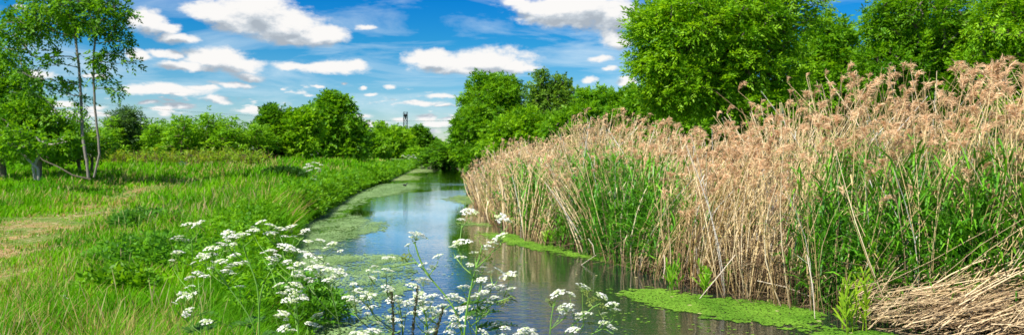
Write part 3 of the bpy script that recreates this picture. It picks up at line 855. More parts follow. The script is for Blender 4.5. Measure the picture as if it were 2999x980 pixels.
def build_meadow():
    r = rng_of(1001)
    g = Geo()
    N = 330000
    Y = np.exp(r.uniform(math.log(2.3), math.log(150), N))
    lo, hi = -.80 * Y - 2.5, XL(Y) + .10
    X = lo + (hi - lo) * r.random(N)
    h, dry, pm = meadow_fields(X, Y)
    tuft = fbm(X * 1.6, Y * 1.2, 57, 2)
    h = h * (.62 + .80 * sstep(.30, .68, tuft))
    keep = (r.random(N) > pm * .22) & (hi > lo)
    clump = fbm(X * 3.3, Y * 2.6, 51, 3)
    keep &= r.random(N) < .35 + 1.1 * clump
    X, Y, h, dry, pm, clump = (q[keep] for q in (X, Y, h, dry, pm, clump))
    n = len(X)
    h = np.where((X > -.1) & (Y < 4.6), np.minimum(h, .28), h)
    H = h * r.uniform(.45, 1.25, n) * (.75 + .5 * clump)
    Wd = np.maximum(.0065, .00115 * Y) * r.uniform(.7, 1.4, n)
    lush = lerp((.075, .26, .002), (.205, .48, .003), np.clip(fbm(X * .5, Y * .4, 61) * 1.7 - .4 + r.normal(0, .2, n), 0, 1))
    cool = fbm(X * .9, Y * .6, 66)
    lush = lerp(lush, lush * np.array([.50, .72, 1.2]), sstep(.5, .72, cool) * .8)
    drc = lerp((.34, .30, .08), (.52, .38, .16), r.random(n))
    isdry = r.random(n) < (.02 + .28 * dry + .34 * pm)
    C = np.where(isdry[:, None], drc, lush)
    near = Y < 26
    nlo = ~near
    grass_blades(g, X[near], Y[near], H[near], Wd[near], C[near], r, 4, .42)
    grass_blades(g, X[nlo], Y[nlo], H[nlo], Wd[nlo], C[nlo], r, 3, .35)
    tag(g.build('meadow_grass', M_GRASS), 'lush green meadow grass with dry straw patches on the left bank', 'grass', kind='stuff')
    # flowering stems with pale wispy heads
    g = Geo(); n = 3400
    Y = np.exp(r.uniform(math.log(4.5), math.log(70), n)); X = -.78 * Y - 1 + (XL(Y) + .78 * Y + .5) * r.random(n)
    h, dry, pm = meadow_fields(X, Y); k = (r.random(n) > pm * .8) & (r.random(n) < (.06 + .7 * dry) * np.where(Y < 11, .45, 1)); X, Y, h, dry = X[k], Y[k], h[k], dry[k]; n = len(X)
    H = (h + .16) * r.uniform(.9, 1.3, n); w = np.maximum(.0028, .00045 * Y)
    C = lerp((.20, .34, .06), (.46, .34, .19), np.clip(dry * .8 + r.normal(0, .15, n), 0, 1))
    Z = ground_z(X, Y); a = r.random(n) * 6.283; l = H * .22
    tt = np.array([0, .4, .75, .86, 1.0])
    P = np.stack([X[:, None] + np.cos(a)[:, None] * l[:, None] * tt ** 2, Y[:, None] + np.sin(a)[:, None] * l[:, None] * tt ** 2, Z[:, None] + H[:, None] * tt], -1)
    ribbons(g, P, w[:, None] * np.array([1, .8, .7, 2.8, .5]), norm(np.stack([np.ones(n), r.normal(0, .4, n), np.zeros(n)], 1)), C)
    tag(g.build('seeding_grass', M_GRASS), 'wispy seeding grass stems standing above the meadow', 'grass', kind='stuff')
    # leafy fringe hanging over the left bank edge
    g = Geo(); n = 9000
    Y = np.exp(r.uniform(math.log(7.5), math.log(170), n)); d = r.uniform(-.22, 1.0, n) ** 1; X = XL(Y) - d
    Z = ground_z(X, Y); hh = (.12 + .42 * r.random(n) * (.6 + .8 * fbm(Y * .6, d, 71))) * sstep(-.4, .4, d + .1) + .04
    c = np.stack([X, Y, np.maximum(Z, .02) + hh], 1); kk = (Y > 13) | (r.random(n) < .10); c = c[kk]; Y = Y[kk]; X = X[kk]
    k = np.maximum(1, Y / 22)
    for lo_, hi_, s in ((0, 25, 1.0), (25, 60, 1.9), (60, 999, 4.0)):
        q = (Y >= lo_) & (Y < hi_)
        sprig_leaves(g, c[q], norm(np.stack([np.ones(q.sum()), -np.ones(q.sum()) * .4, np.full(q.sum(), .5)], 1)), r, .12 * s ** .5, 4, 5, .14 * s, .075 * s, .028 * s, ((.065, .23, .005), (.20, .44, .008)), .5, .2)
    tag(g.build('bank_herbs', M_LEAF), 'low leafy herbs hanging over the edge of the left bank', 'herbs', kind='stuff')
    g = Geo(); n = 60000
    Y = np.exp(r.uniform(math.log(6.5), math.log(200), n)); d = r.uniform(-.18, .9, n); X = XL(Y) - d
    H = (.20 + .32 * r.random(n)) * (1 - .25 * sstep(16, 11, Y)) * (.6 + .8 * fbm(Y * .5, d * 2, 81)); Wd = np.maximum(.007, .0011 * Y)
    C = lerp((.055, .21, .005), (.16, .42, .010), np.clip(fbm(Y * .35, d, 83) * 1.6 - .3 + r.normal(0, .2, n), 0, 1))
    grass_blades(g, X, Y, H, Wd, C, r, 4, .55, wind=(.28, -.1))
    tag(g.build('bank_grass', M_GRASS), 'long arching grass along the waterline of the left bank', 'grass', kind='stuff')
    # rough ground cover behind the reeds and under the right trees
    g = Geo(); n = 26000
    Y = np.exp(r.uniform(math.log(8), math.log(120), n)); X = XR(Y) + 3 + (Y * .85 + 6) * r.random(n) ** 1.3
    H = r.uniform(.25, .8, n); Wd = np.maximum(.03, .0022 * Y)
    C = lerp((.04, .12, .008), (.10, .24, .012), r.random(n))
    grass_blades(g, X, Y, H, Wd, C, r, 3, .5)
    tag(g.build('rough_grass', M_GRASS), 'rough grass growing under the trees behind the reed bed', 'grass', kind='stuff')
    # straw litter on the worn path
    g = Geo(); n = 6000
    Y = np.exp(r.uniform(math.log(5.5), math.log(34), n)); xp = np.interp(Y, PATH[:, 1], PATH[:, 0]); X = xp + r.normal(0, 1.3, n)
    q = r.random(n) < .15; X[q] = -3.35 + r.normal(0, .5, q.sum()); Y[q] = 6.9 + r.normal(0, .8, q.sum())
    k = path_mask(X, Y) > .25; X, Y = X[k], Y[k]; n = len(X)
    a = r.random(n) * 6.283; A = np.stack([np.cos(a), np.sin(a), r.normal(0, .12, n)], 1)
    B = np.stack([X, Y, ground_z(X, Y) + .012 + r.random(n) * .02], 1); L = r.uniform(.06, .2, n)
    diamonds(g, B, norm(A), norm(np.stack([r.normal(0, .3, n), r.normal(0, .3, n), np.ones(n)], 1)), L, np.maximum(.006, .0008 * Y), lerp((.40, .30, .17), (.58, .45, .27), r.random(n)))
    tag(g.build('straw_litter', M_REED), 'dry straw litter on the worn path through the meadow', 'straw', kind='stuff')


build_meadow()


def leafy_clump(name, label, cat, x, y, rx, ry, h, n, cols, seed, s=1.0, group=None):
    r = rng_of(seed); a = r.random(n) * 6.283; q = r.random(n) ** .5
    X = np.cos(a) * q * rx; Y = np.sin(a) * q * ry
    z0 = float(ground_z(x, y)); dome = np.sqrt(np.clip(1 - (q * .95) ** 2, 0, 1))
    Z = h * dome * (.35 + .65 * r.random(n))
    g = Geo()
    sprig_leaves(g, np.stack([X, Y, Z], 1), norm(np.stack([X / rx, Y / ry, np.ones(n) * .8], 1)), r, .09 * s, 3, 6, .17 * s, .085 * s, .036 * s, cols, .4, .25)
    root = empty(name, (x, y, z0)); tag(root, label, cat, group)
    g.build('foliage', M_LEAF, root)
    g = Geo(); P = np.stack([np.stack([X * .8, Y * .8, np.zeros(n) - .03], 1), np.stack([X, Y, Z], 1)], 1)[::3]
    tubes(g, P, np.full((len(P), 2), .004 * s), (.10, .20, .03), 3); tag(g.build('stems', M_STEM, root), kind='stuff')


DG = ((.060, .21, .012), (.15, .38, .02))
leafy_clump('nettle_clump', 'dark green nettle clump standing out in the middle meadow', 'nettles', *px(712, 447, .9)[:2], 1.2, 1.0, .55, 420, ((.018, .075, .008), (.04, .13, .012)), 501, 1.7)
leafy_clump('nettle_clump', 'broad leafy nettle patch left of the nearest white flowers', 'nettles', -5.1, 11.4, .9, 1.0, .40, 380, DG, 502, 1.0)
leafy_clump('nettle_clump', 'nettle tuft beside the bend of the worn path', 'nettles', WX(375, 17), 17, .8, .5, .35, 200, ((.06, .20, .02), (.12, .32, .03)), 503, 1.1)
leafy_clump('dock_plant', 'low broad-leaved plant in the short grass at bottom left', 'plant', WX(300, 9.3), 9.3, .35, .3, .18, 60, G_MID, 504, 1.2)
leafy_clump('dock_plant', 'leafy weed at the right end of the nettle patch by the water', 'plant', WX(735, 9.6), 9.6, .6, .7, .55, 300, DG, 505, .9)
leafy_clump('dock_plant', 'dark leafy weed on the bank between the middle meadow and the water', 'plant', WX(800, 17), 17, .7, 1.0, .5, 320, G_MID, 506, 1.0)

# ------------------------------------------------------------------ reed bed
TOPX = [1150, 1200, 1250, 1330, 1400, 1450, 1500, 1600, 1650, 1700, 1800, 1880, 1960, 2040, 2100, 2200, 2300, 2400, 2480, 2530, 2576, 2900]
TOPY = [430, 400, 362, 345, 345, 305, 278, 280, 305, 325, 305, 295, 245, 195, 165, 165, 168, 165, 150, 120, 125, 120]


def reed_h(X, Y):
    """stand height of the reed bed at a point"""
    xp = (X * FX / Y + CX) / 1.1642; t = np.interp(xp, TOPX, TOPY)
    return np.clip(CAM_Z - (t * 1.1642 - HY) * Y / FX, 1.6, 3.9) - np.maximum(ground_z(X, Y), 0)


def reed_lean(X, Y):
    return .08 + .55 * (fbm(X * .25, Y * .25, 91) - .45) + .55 * (vnoise(X * 1.7, Y * 1.7, 92) - .5), .25 * (fbm(X * .3, Y * .3, 93) - .5) + .3 * (vnoise(X * 1.7, Y * 1.7, 94) - .5)


PL1, PL2 = (.52, .34, .185), (.86, .62, .38)
ST1, ST2 = (.54, .37, .15), (.88, .70, .38)


def plume_geo(g, T, D, S, r, m, sc, cols):
    """feathery heads at tips T with drooping direction D (n,2), size S"""
    n = len(T); N = n * m
    t = np.tile(np.linspace(0, 1, m), n)
    T_, D_, S_ = np.repeat(T, m, 0), np.repeat(D, m, 0), np.repeat(S, m)
    ax = T_ + np.stack([D_[:, 0] * S_ * t ** 2 * .55, D_[:, 1] * S_ * t ** 2 * .55, S_ * (t - .45 * t ** 2.5) * .9], 1)
    a = r.random(N) * 6.283
    fl = np.sin(np.clip(t, .05, .98) * math.pi) * .30 + .16
    d = norm(np.stack([np.cos(a) * .55 + D_[:, 0] * .9, np.sin(a) * .55 + D_[:, 1] * .9, .65 - 1.1 * t * r.random(N)], 1))
    L = S_ * fl * r.uniform(.6, 1.2, N)
    e = ax + d * L[:, None] + np.array([0, 0, -1]) * (L * .25)[:, None]
    mid = ax + d * (L * .55)[:, None]
    P = np.stack([ax, mid, e], 1)
    sd = norm(np.cross(d, r.normal(0, 1, (N, 3))))
    w = S_ * sc
    C = lerp(cols[0], cols[1], np.clip(np.repeat(r.random(n), m) + r.normal(0, .15, N), 0, 1))
    ribbons(g, P, w[:, None] * np.array([.5, 1.0, .25]), sd, C)


def stem_paths(X, Y, H, r, k=5, lx=None, ly=None, base=None):
    n = len(X)
    if lx is None: lx, ly = reed_lean(X, Y)
    lx = lx + r.normal(0, .075, n); ly = ly + r.normal(0, .08, n)
    t = np.linspace(0, 1, k)
    bend = r.normal(0, .05, (n, 2))
    Z = (ground_z(X, Y) if base is None else base) - .04
    x = X[:, None] + H[:, None] * (lx[:, None] * t ** 1.6 + bend[:, :1] * np.sin(t * 3.14)); y = Y[:, None] + H[:, None] * (ly[:, None] * t ** 1.6 + bend[:, 1:] * np.sin(t * 3.14))
    z = Z[:, None] + H[:, None] * t * (1 - .10 * np.abs(lx[:, None]) * t)
    return np.stack([x, y, z], -1)


def build_reeds():
    r = rng_of(2002)
    n = 6800
    Y = np.exp(r.uniform(math.log(6.2), math.log(41), n)); s = r.random(n) ** 1.15 * np.interp(Y, [6, 12, 40], [4.6, 4.2, 3.2]); X = XR(Y) - .12 + s + .35 * (fbm(Y * 1.6, Y * .2, 95) - .5)
    k = X < .9 * Y + 2; X, Y, s = X[k], Y[k], s[k]; n = len(X)
    dens = fbm(X * .9, Y * .9, 97)
    k = r.random(n) < .45 + 1.0 * dens; X, Y, s = X[k], Y[k], s[k]; n = len(X)
    H = reed_h(X, Y) * np.clip(.70 + .15 * (s / 3.2) + r.normal(0, .12, n), .52, 1.05) - .12
    # stems grow in fanned tussocks
    ncl = 330; cY = np.exp(r.uniform(math.log(6.2), math.log(41), ncl)); cX = XR(cY) + r.random(ncl) ** 1.2 * 4.2
    own = np.array([int(np.argmin((cX - a) ** 2 + (cY - b) ** 2 * .5)) for a, b in zip(X, Y)])
    ox, oy = X - cX[own], Y - cY[own]
    X = cX[own] + ox * .62; Y = cY[own] + oy * .62
    X = np.maximum(X, XR(Y) - .15)
    clh = r.normal(0, .085, ncl); H = np.minimum(H * (1 + clh[own]), reed_h(X, Y) * .99)
    l0 = reed_lean(X, Y); cl = r.normal(0, .13, (ncl, 2))
    tone = r.normal(0, .22, ncl)[own]
    H = np.minimum(H, reed_h(X + H * (l0[0] * .8 + cl[own, 0]), Y) * 1.0)
    P = stem_paths(X, Y, H, r, 6, l0[0] * .8 + cl[own, 0] + np.clip(ox, -.5, .5) * .75, l0[1] * .8 + cl[own, 1] + np.clip(oy, -.5, .5) * .6)
    g = Geo()
    rad = np.maximum(.0048, .00050 * Y) * r.uniform(.75, 1.25, n)
    C = lerp(ST1, ST2, np.clip(r.normal(.5, .22, n) + tone, 0, 1)); C = np.where((r.random(n) < .16)[:, None], lerp((.30, .19, .11), (.40, .27, .16), r.random(n)), C)
    bold = (r.random(n) < .16); rad = rad * np.where(bold, 1.5, .92); C = np.where(bold[:, None], lerp((.78, .60, .34), (.88, .76, .52), r.random(n)), C)
    C = np.where((r.random(n) < .04)[:, None], (.70, .66, .58), C)
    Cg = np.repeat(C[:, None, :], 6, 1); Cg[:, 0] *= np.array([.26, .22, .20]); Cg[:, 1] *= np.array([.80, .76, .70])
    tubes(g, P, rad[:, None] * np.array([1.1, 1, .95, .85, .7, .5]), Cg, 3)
    # dry sheath leaves
    for q in range(2):
        f = r.uniform(.25, .9, n); i = np.clip((f * 5).astype(int), 0, 4); u = (f * 5 - i)[:, None]; ar = np.arange(n)
        b = P[ar, i] * (1 - u) + P[ar, i + 1] * u
        a = r.random(n) * 6.283; L = r.uniform(.18, .5, n)
        d = np.stack([np.cos(a), np.sin(a), r.uniform(-.1, 1.2, n)], 1); d = norm(d)
        RP = np.stack([b, b + d * (L * .5)[:, None], b + d * (L * .85)[:, None] + np.array([0, 0, -1]) * (L * .35)[:, None]], 1)
        sel = r.random(n) < .55
        ribbons(g, RP[sel], (np.maximum(.010, .0009 * Y)[:, None] * np.array([.7, 1, .15]))[sel], norm(np.cross(d, [0, 0, 1.]))[sel], C[sel] * .92)
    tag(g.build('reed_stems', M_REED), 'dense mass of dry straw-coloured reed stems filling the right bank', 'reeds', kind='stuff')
    # plumes
    g = Geo(); hasp = (r.random(n) < .42) & (H > 1.1)
    T = P[hasp][:, -1]; lx, ly = P[hasp][:, -1, 0] - P[hasp][:, -2, 0], P[hasp][:, -1, 1] - P[hasp][:, -2, 1]
    D = np.stack([.35 + r.normal(0, .30, len(T)), -.1 + r.normal(0, .30, len(T))], 1)
    S = r.uniform(.16, .28, len(T)); Yq = Y[hasp]
    nearq = Yq < 17
    plume_geo(g, T[nearq], D[nearq], S[nearq], r, 54, .036, (PL1, PL2))
    plume_geo(g, T[~nearq], D[~nearq], S[~nearq], r, 16, .075, (PL1, PL2))
    tag(g.build('reed_plumes', M_PLUME), 'feathery buff seed plumes on the reeds of the right bank', 'reeds', kind='stuff')
    # collapsed dry litter and roots near the water
    g = Geo(); n = 9000
    Y = np.exp(r.uniform(math.log(6.5), math.log(40), n)); X = XR(Y) + .18 + r.random(n) ** 1.6 * 2.2
    L = r.uniform(.2, .8, n) * np.interp(Y, [8, 20, 40], [1, .7, .5]); a = r.random(n) * 6.283; up = r.uniform(-.15, .9, n)
    d = norm(np.stack([np.cos(a), np.sin(a), up], 1)); b = np.stack([X, Y, np.maximum(ground_z(X, Y), .0) + r.random(n) ** 1.6 * .75], 1)
    P2 = np.stack([b, b + d * (L * .5)[:, None] + r.normal(0, .04, (n, 3)), b + d * L[:, None] + np.array([0, 0, -1]) * (L * .25)[:, None]], 1); P2[..., 2] = np.maximum(P2[..., 2], .004)
    C = lerp((.07, .04, .02), (.38, .26, .14), np.clip(r.normal(.35, .3, n), 0, 1))
    tubes(g, P2, (np.maximum(.003, .0003 * Y) * r.uniform(.6, 1.3, n))[:, None] * np.array([1, .9, .5]), C, 3)
    n = 7000; Y = np.exp(r.uniform(math.log(6.5), math.log(40), n)); X = XR(Y) + .2 + r.random(n) ** 1.3 * 2.4
    d = norm(r.normal(0, 1, (n, 3)) + np.array([0, 0, .3])); L = r.uniform(.15, .4, n)
    b = np.stack([X, Y, np.maximum(ground_z(X, Y), 0) + .02 + r.random(n) * .8], 1)
    RP = np.stack([b, b + d * (L * .5)[:, None], b + d * L[:, None] - np.array([0, 0, .1])], 1); RP[..., 2] = np.maximum(RP[..., 2], .004)
    ribbons(g, RP, np.maximum(.010, .0010 * Y)[:, None] * np.array([.6, 1, .2]), norm(np.cross(d, r.normal(0, 1, (n, 3)))), lerp((.06, .035, .02), (.28, .18, .10), r.random(n)))
    tag(g.build('reed_litter', M_REED), 'tangle of broken brown reed stalks at the waterline of the reed bed', 'reeds', kind='stuff')
    # fresh green reed leaves
    g = Geo(); n = 28000
    Y = np.exp(r.uniform(math.log(6.4), math.log(38), n)); s = .05 + r.random(n) ** 1.1 * 3.6; X = XR(Y) + s
    xp = (X * FX / Y + CX) / 1.1642
    z1 = np.exp(-((xp - 1520) / 120) ** 2) * (Y > 11); z2 = sstep(1950, 2120, xp); z3 = np.exp(-((xp - 1340) / 40) ** 2) * .3
    w = np.clip(.10 + z1 * .78 + z2 * .50 + z3, 0, 1) * sstep(.30, .52, fbm(X * .7, Y * .5, 99) + .22 * (z1 + z2))
    k = (r.random(n) < w) & (X < .9 * Y + 2); X, Y, s, z1 = X[k], Y[k], s[k], z1[k]; n = len(X)
    H = np.minimum(reed_h(X, Y) * .72, 2.05) * r.uniform(.45, 1.0, n)
    lx, ly = reed_lean(X, Y)
    Pg = stem_paths(X, Y, H, r, 4, lx * .5, ly)
    C = lerp((.045, .19, .012), (.17, .44, .02), np.clip(r.normal(.4, .3, n), 0, 1))
    tubes(g, Pg, np.maximum(.0032, .0003 * Y)[:, None] * np.array([1, 1, .8, .3]), C, 3)
    for q in range(5):
        f = r.uniform(.15, 1.0, n); i = np.clip((f * 3).astype(int), 0, 2); u = (f * 3 - i)[:, None]; ar = np.arange(n)
        b = Pg[ar, i] * (1 - u) + Pg[ar, i + 1] * u
        a = r.random(n) * 6.283; L = r.uniform(.28, .62, n)
        d = norm(np.stack([np.cos(a) * .6, np.sin(a) * .6, r.uniform(.5, 1.5, n)], 1))
        out = np.stack([np.cos(a), np.sin(a), -r.uniform(.0, 1.0, n)], 1)
        RP = np.stack([b, b + d * (L * .45)[:, None], b + d * (L * .75)[:, None] + out * (L * .14)[:, None], b + d * (L * .85)[:, None] + out * (L * .42)[:, None]], 1)
        ribbons(g, RP, np.maximum(.026, .0018 * Y)[:, None] * np.array([.6, 1, .75, .06]), norm(np.cross(d, out) + r.normal(0, .25, (n, 3))), C * r.uniform(.8, 1.25, (n, 1)))
    tag(g.build('reed_leaves', M_REEDG), 'fresh green reed leaves growing up among the dry stems', 'reeds', kind='stuff')


build_reeds()


def single_reeds():
    """the 300 reeds that show largest, each one with its own stem and plume"""
    r = rng_of(3003); protos = []
    for k in range(12):
        X0 = np.zeros(1); H = np.array([1.0])
        lx = r.uniform(-.10, .34); ly = r.uniform(-.12, .08); t = np.linspace(0, 1, 8); b1, b2 = r.normal(0, .035, 2)
        P = np.stack([lx * t ** 1.7 + b1 * np.sin(t * 3.1) + b2 * np.sin(t * 6.2) * .5, ly * t ** 1.5 + b2 * np.sin(t * 3.1), t * 2.5], 1)[None] * np.array([2.5, 2.5, 1])
        g = Geo(); tubes(g, P, np.linspace(.0078, .0036, 8)[None], lerp(ST1, ST2, np.array(r.uniform(.35, 1.0))), 4)
        me1 = g.mesh('stem', M_REED)
        g = Geo(); plume_geo(g, P[:, -1], np.array([[.45 + r.normal(0, .3), r.normal(-.1, .25)]]), np.array([.25]), r, 110, .028, (PL1, PL2)); me2 = g.mesh('plume', M_PLUME)
        g = Geo(); nl = 4; f = r.uniform(.3, .85, nl); ii = (f * 7).astype(int); b = P[0, ii]
        a = r.random(nl) * 6.28; d = norm(np.stack([np.cos(a), np.sin(a), r.uniform(.2, 1.3, nl)], 1)); L = r.uniform(.25, .5, nl)[:, None]
        RP = np.stack([b, b + d * L * .5, b + d * L * .8 + np.array([0, 0, -.35]) * L], 1)
        ribbons(g, RP, np.array([[.009, .012, .002]] * nl), norm(np.cross(d, [0, 0, 1.])), np.tile(lerp(ST1, ST2, np.array(.6)), (nl, 1))); me3 = g.mesh('leaf', M_REED)
        protos.append((me1, me2, me3))
    made = {}
    for i in range(160):
        k = i % 12
        Y = float(np.exp(r.uniform(math.log(8.2), math.log(17)))); s = r.random() ** 1.3 * 1.5; X = float(XR(Y)) + .1 + s
        if X > .68 * Y: X = .66 * Y - r.random() * 1.2
        if X < float(XR(Y)) + .05: X = float(XR(Y)) + .1; 
        if k not in made:
            t = empty('reed'); 
            for nm, me in zip(('stem', 'plume', 'foliage'), protos[k]):
                o = bpy.data.objects.new(nm, me); col.objects.link(o); o.parent = t
            made[k] = t
        else: t = copy_thing(made[k])
        h = float(reed_h(np.array(X), np.array(Y))) * min(1.02, max(.55, .78 + .1 * s + r.normal(0, .09)))
        t.location = (X, Y, float(ground_z(X, Y)) - .03); t.rotation_euler = (0, 0, r.normal(0, .5)); sc = (h - .2) / 2.5
        t.scale = (.8 + .2 * sc, .8 + .2 * sc, sc)
        xq = (X * FX / Y + CX) / 1.1642
        zn = next(q for lim, q in ((1560, 'in front of the middle green patch'), (1750, 'left of the vivid duckweed mat'), (2080, 'behind the vivid duckweed mat'), (2300, 'behind the bright yellow-green shoots'), (9999, 'behind the flattened heap')) if xq < lim)
        tag(t, 'dry plumed reed ' + zn + ' on the right bank', 'reed', 'dry plumed reeds ' + zn)


single_reeds()


def lodged_reeds():
    """flattened reeds sweeping across the lower right corner, each its own thing"""
    r = rng_of(4004)
    for i in range(124):
        flat = i < 66
        if flat:
            x0 = r.uniform(4.05, 5.2); y0 = 9.4 - (x0 - 4.0) * .9 + r.normal(0, .22); L = r.uniform(1.6, 3.2); a = r.normal(.04, .32); el = abs(r.normal(.24, .16)); z0 = .03 + r.random() * .50
        else:
            x0 = r.uniform(4.2, 5.4); y0 = 9.6 - (x0 - 4.0) * .55 + r.normal(0, .3); L = r.uniform(1.8, 3.3); a = r.normal(.15, .25); el = r.uniform(.35, .85); z0 = .02 + r.random() * .12
        t = np.linspace(0, 1, 8)
        dx, dy = math.cos(a) * math.cos(el), math.sin(a) * math.cos(el)
        P = np.stack([L * dx * t, L * dy * t + .04 * np.sin(t * 5 + i), L * math.sin(el) * t ** (1.25 if not flat else 1.0) + (.10 if flat else .22) * np.sin(t * 3.14) * (1 if i % 3 else -.3)], 1)
        P[:, 2] = np.maximum(P[:, 2], -z0 + .01)
        P[r.integers(3, 6):] += np.array([0, r.normal(0, .05), r.normal(-.04, .05)]) ; P[1:-1] = .25 * P[:-2] + .5 * P[1:-1] + .25 * P[2:]; P[:, 2] = np.maximum(P[:, 2], -z0 + .01)
        root = empty('reed', (x0, y0, z0))
        tag(root, 'bent dry reed stalk in the flattened heap at the lower right corner' if flat else 'slanting dry reed rising out of the flattened heap at lower right', 'reed', 'flattened reed stalks in the lower right corner' if flat else 'slanting reeds above the flattened heap')
        C = lerp((.42, .28, .13), (.84, .66, .40), np.array(r.random()))
        g = Geo(); tubes(g, P[None], np.linspace(.0075, .0038, 8)[None] * r.uniform(.7, 1.15), C, 4); g.build('stem', M_REED, root)
        if r.random() < .25:
            g = Geo(); plume_geo(g, P[-1:], np.array([[1.0, -.1]]), np.array([.26]), r, 60, .018, (PL1, PL2)); g.build('plume', M_PLUME, root)
        if r.random() < .5:
            nl = 3; b = P[r.integers(2, 7, nl)]; d = norm(np.array([dx, dy, .2]) + r.normal(0, .35, (nl, 3))); LL = r.uniform(.2, .45, nl)[:, None]
            g = Geo(); ribbons(g, np.stack([b, b + d * LL * .5, b + d * LL - np.array([0, 0, .08])], 1), np.array([[.008, .011, .002]] * nl), norm(np.cross(d, [0, 0, 1.])), np.tile(C, (nl, 1))); g.build('foliage', M_REED, root)


lodged_reeds()
r = rng_of(4321); n = 520; g = Geo()
x0 = r.uniform(4.0, 5.6, n); y0 = 9.45 - (x0 - 4.0) * .85 + r.normal(0, .3, n); z0 = .02 + r.random(n) * .42; L = r.uniform(.5, 2.4, n); a = r.normal(.05, .45, n); el = r.normal(.22, .24, n)
t = np.linspace(0, 1, 5)
d = np.stack([np.cos(a) * np.cos(el), np.sin(a) * np.cos(el), np.sin(el)], 1)
P = np.stack([x0, y0, z0], 1)[:, None] + d[:, None] * (L[:, None] * t)[..., None] + np.array([0, 0, 1.]) * (np.sin(t * 3.14)[None, :] * r.normal(.03, .08, (n, 1)))[..., None] + r.normal(0, .012, (n, 5, 3))
P[..., 2] = np.maximum(P[..., 2], .006)
tubes(g, P, (r.uniform(.0018, .0048, n))[:, None] * np.array([1, 1, .9, .8, .6]), lerp((.26, .16, .08), (.80, .62, .36), r.random(n)), 3)
tag(g.build('broken_straw', M_REED), 'fine broken straw and stalk bits in the flattened heap at lower right', 'straw', kind='stuff')


def green_shoot(label, x, y, h, n, cols, seed, wl=.5):
    """young reed: upright stem with long pointed side leaves"""
    r = rng_of(seed); root = empty('reed_shoot', (x, y, max(0, float(ground_z(x, y))) - .02)); tag(root, label, 'young reed')
    for s in range(n):
        ox, oy = r.normal(0, .13, 2); hh = h * r.uniform(.6, 1.0); lx = r.normal(0, .08)
        t = np.linspace(0, 1, 5); P = np.stack([ox + lx * t * hh, np.full(5, oy), hh * t], 1)
        C = lerp(cols[0], cols[1], np.array(r.random()))
        g = Geo(); tubes(g, P[None], np.linspace(.006, .003, 5)[None], C, 4); g.build('stem', M_REEDG, root)
        nl = 10; f = np.linspace(.25, 1, nl); b = np.stack([ox + lx * f * hh, np.full(nl, oy), hh * f], 1)
        sgn = np.where(np.arange(nl) % 2, 1, -1); a = r.normal(0, 1.1, nl)
        d = norm(np.stack([sgn * np.cos(a) * .8, np.sin(a) * .6, r.uniform(.6, 1.7, nl) * (.6 + f)], 1)); L = (wl * r.uniform(.6, 1.0, nl) * (1 - .4 * f))[:, None]
        g = Geo(); ribbons(g, np.stack([b, b + d * L * .5, b + d * L * .8, b + d * L + np.array([0, 0, -.15]) * L], 1), np.array([[.012, .022, .014, .001]] * nl), norm(np.cross(d, [0, -1., .3])), np.tile(C, (nl, 1)) * r.uniform(.85, 1.15, (nl, 1)))
        g.build('foliage', M_REEDG, root)


YG = ((.20, .36, .012), (.34, .50, .02))
green_shoot('bright yellow-green young reed clump at the water edge near the lower right', *px(2130, 832), .62, 8, YG, 601, .26)
green_shoot('yellow-green young reed taller than its bright neighbour, just right of it', px(2195, 820)[0], px(2195, 820)[1] + .2, 1.0, 3, YG, 602, .32)
green_shoot('small fresh green shoot rising from the vivid duckweed mat', *px(1800, 742), .5, 4, G_YEL, 603, .3)
green_shoot('small arching green shoot beside the narrow duckweed strip', *px(1395, 618), .5, 4, G_YEL, 604, .35)
green_shoot('green shoot at the dark foot of the middle reeds', *px(1660, 738), .45, 3, G_YEL, 605, .3)

# bare twigs leaning out over the water at the far end of the reeds
r = rng_of(55)
for i in range(7):
    Y = 23 + r.random() * 4; X = float(XR(Y)) + .15 + r.random() * .3; L = r.uniform(1.1, 2.1); t = np.linspace(0, 1, 6)
    P = np.stack([-L * r.uniform(.25, .5) * t ** 1.6, -.2 * t, L * t], 1)
    g = Geo(); tubes(g, P[None], np.linspace(.012, .005, 6)[None], (.42, .33, .24), 4)
    o = g.build('reed', M_REED); o.location = (X, Y, 0)
    tag(o, 'bare curved reed stalk leaning over the canal at the far end of the bed', 'reed', 'bare stalks leaning over the canal')
# pale broken stalks slanting down into the duckweed
for i, (a, b_, c, d_) in enumerate([(2030, 640, 2050, 800), (1955, 675, 1905, 600), (1640, 712, 1700, 655), (1670, 640, 1668, 700), (1905, 705, 2040, 745), (1850, 640, 1760, 750), (1480, 600, 1495, 640), (1415, 700, 1500, 640)]):
    q0 = px(c, d_ + 25); y0 = q0[1] - .1; P = np.array([[WX(a, y0 + .25), y0 + .25, WZ(b_, y0 + .25)], [WX((a + c) / 2 + 4, y0 + .1), y0 + .1, WZ((b_ + d_) / 2 - 4, y0 + .1)], [WX(c, y0), y0, max(.01, WZ(d_, y0))]])
    g = Geo(); tubes(g, P[None], np.array([[.006, .006, .004]]), (.66, .56, .42), 5)
    o = g.build('reed', M_REED, origin=P[2]); o.location = P[2]
    tag(o, 'pale broken reed stalk slanting across the front of the reed bed', 'reed', 'pale broken stalks along the waterline')

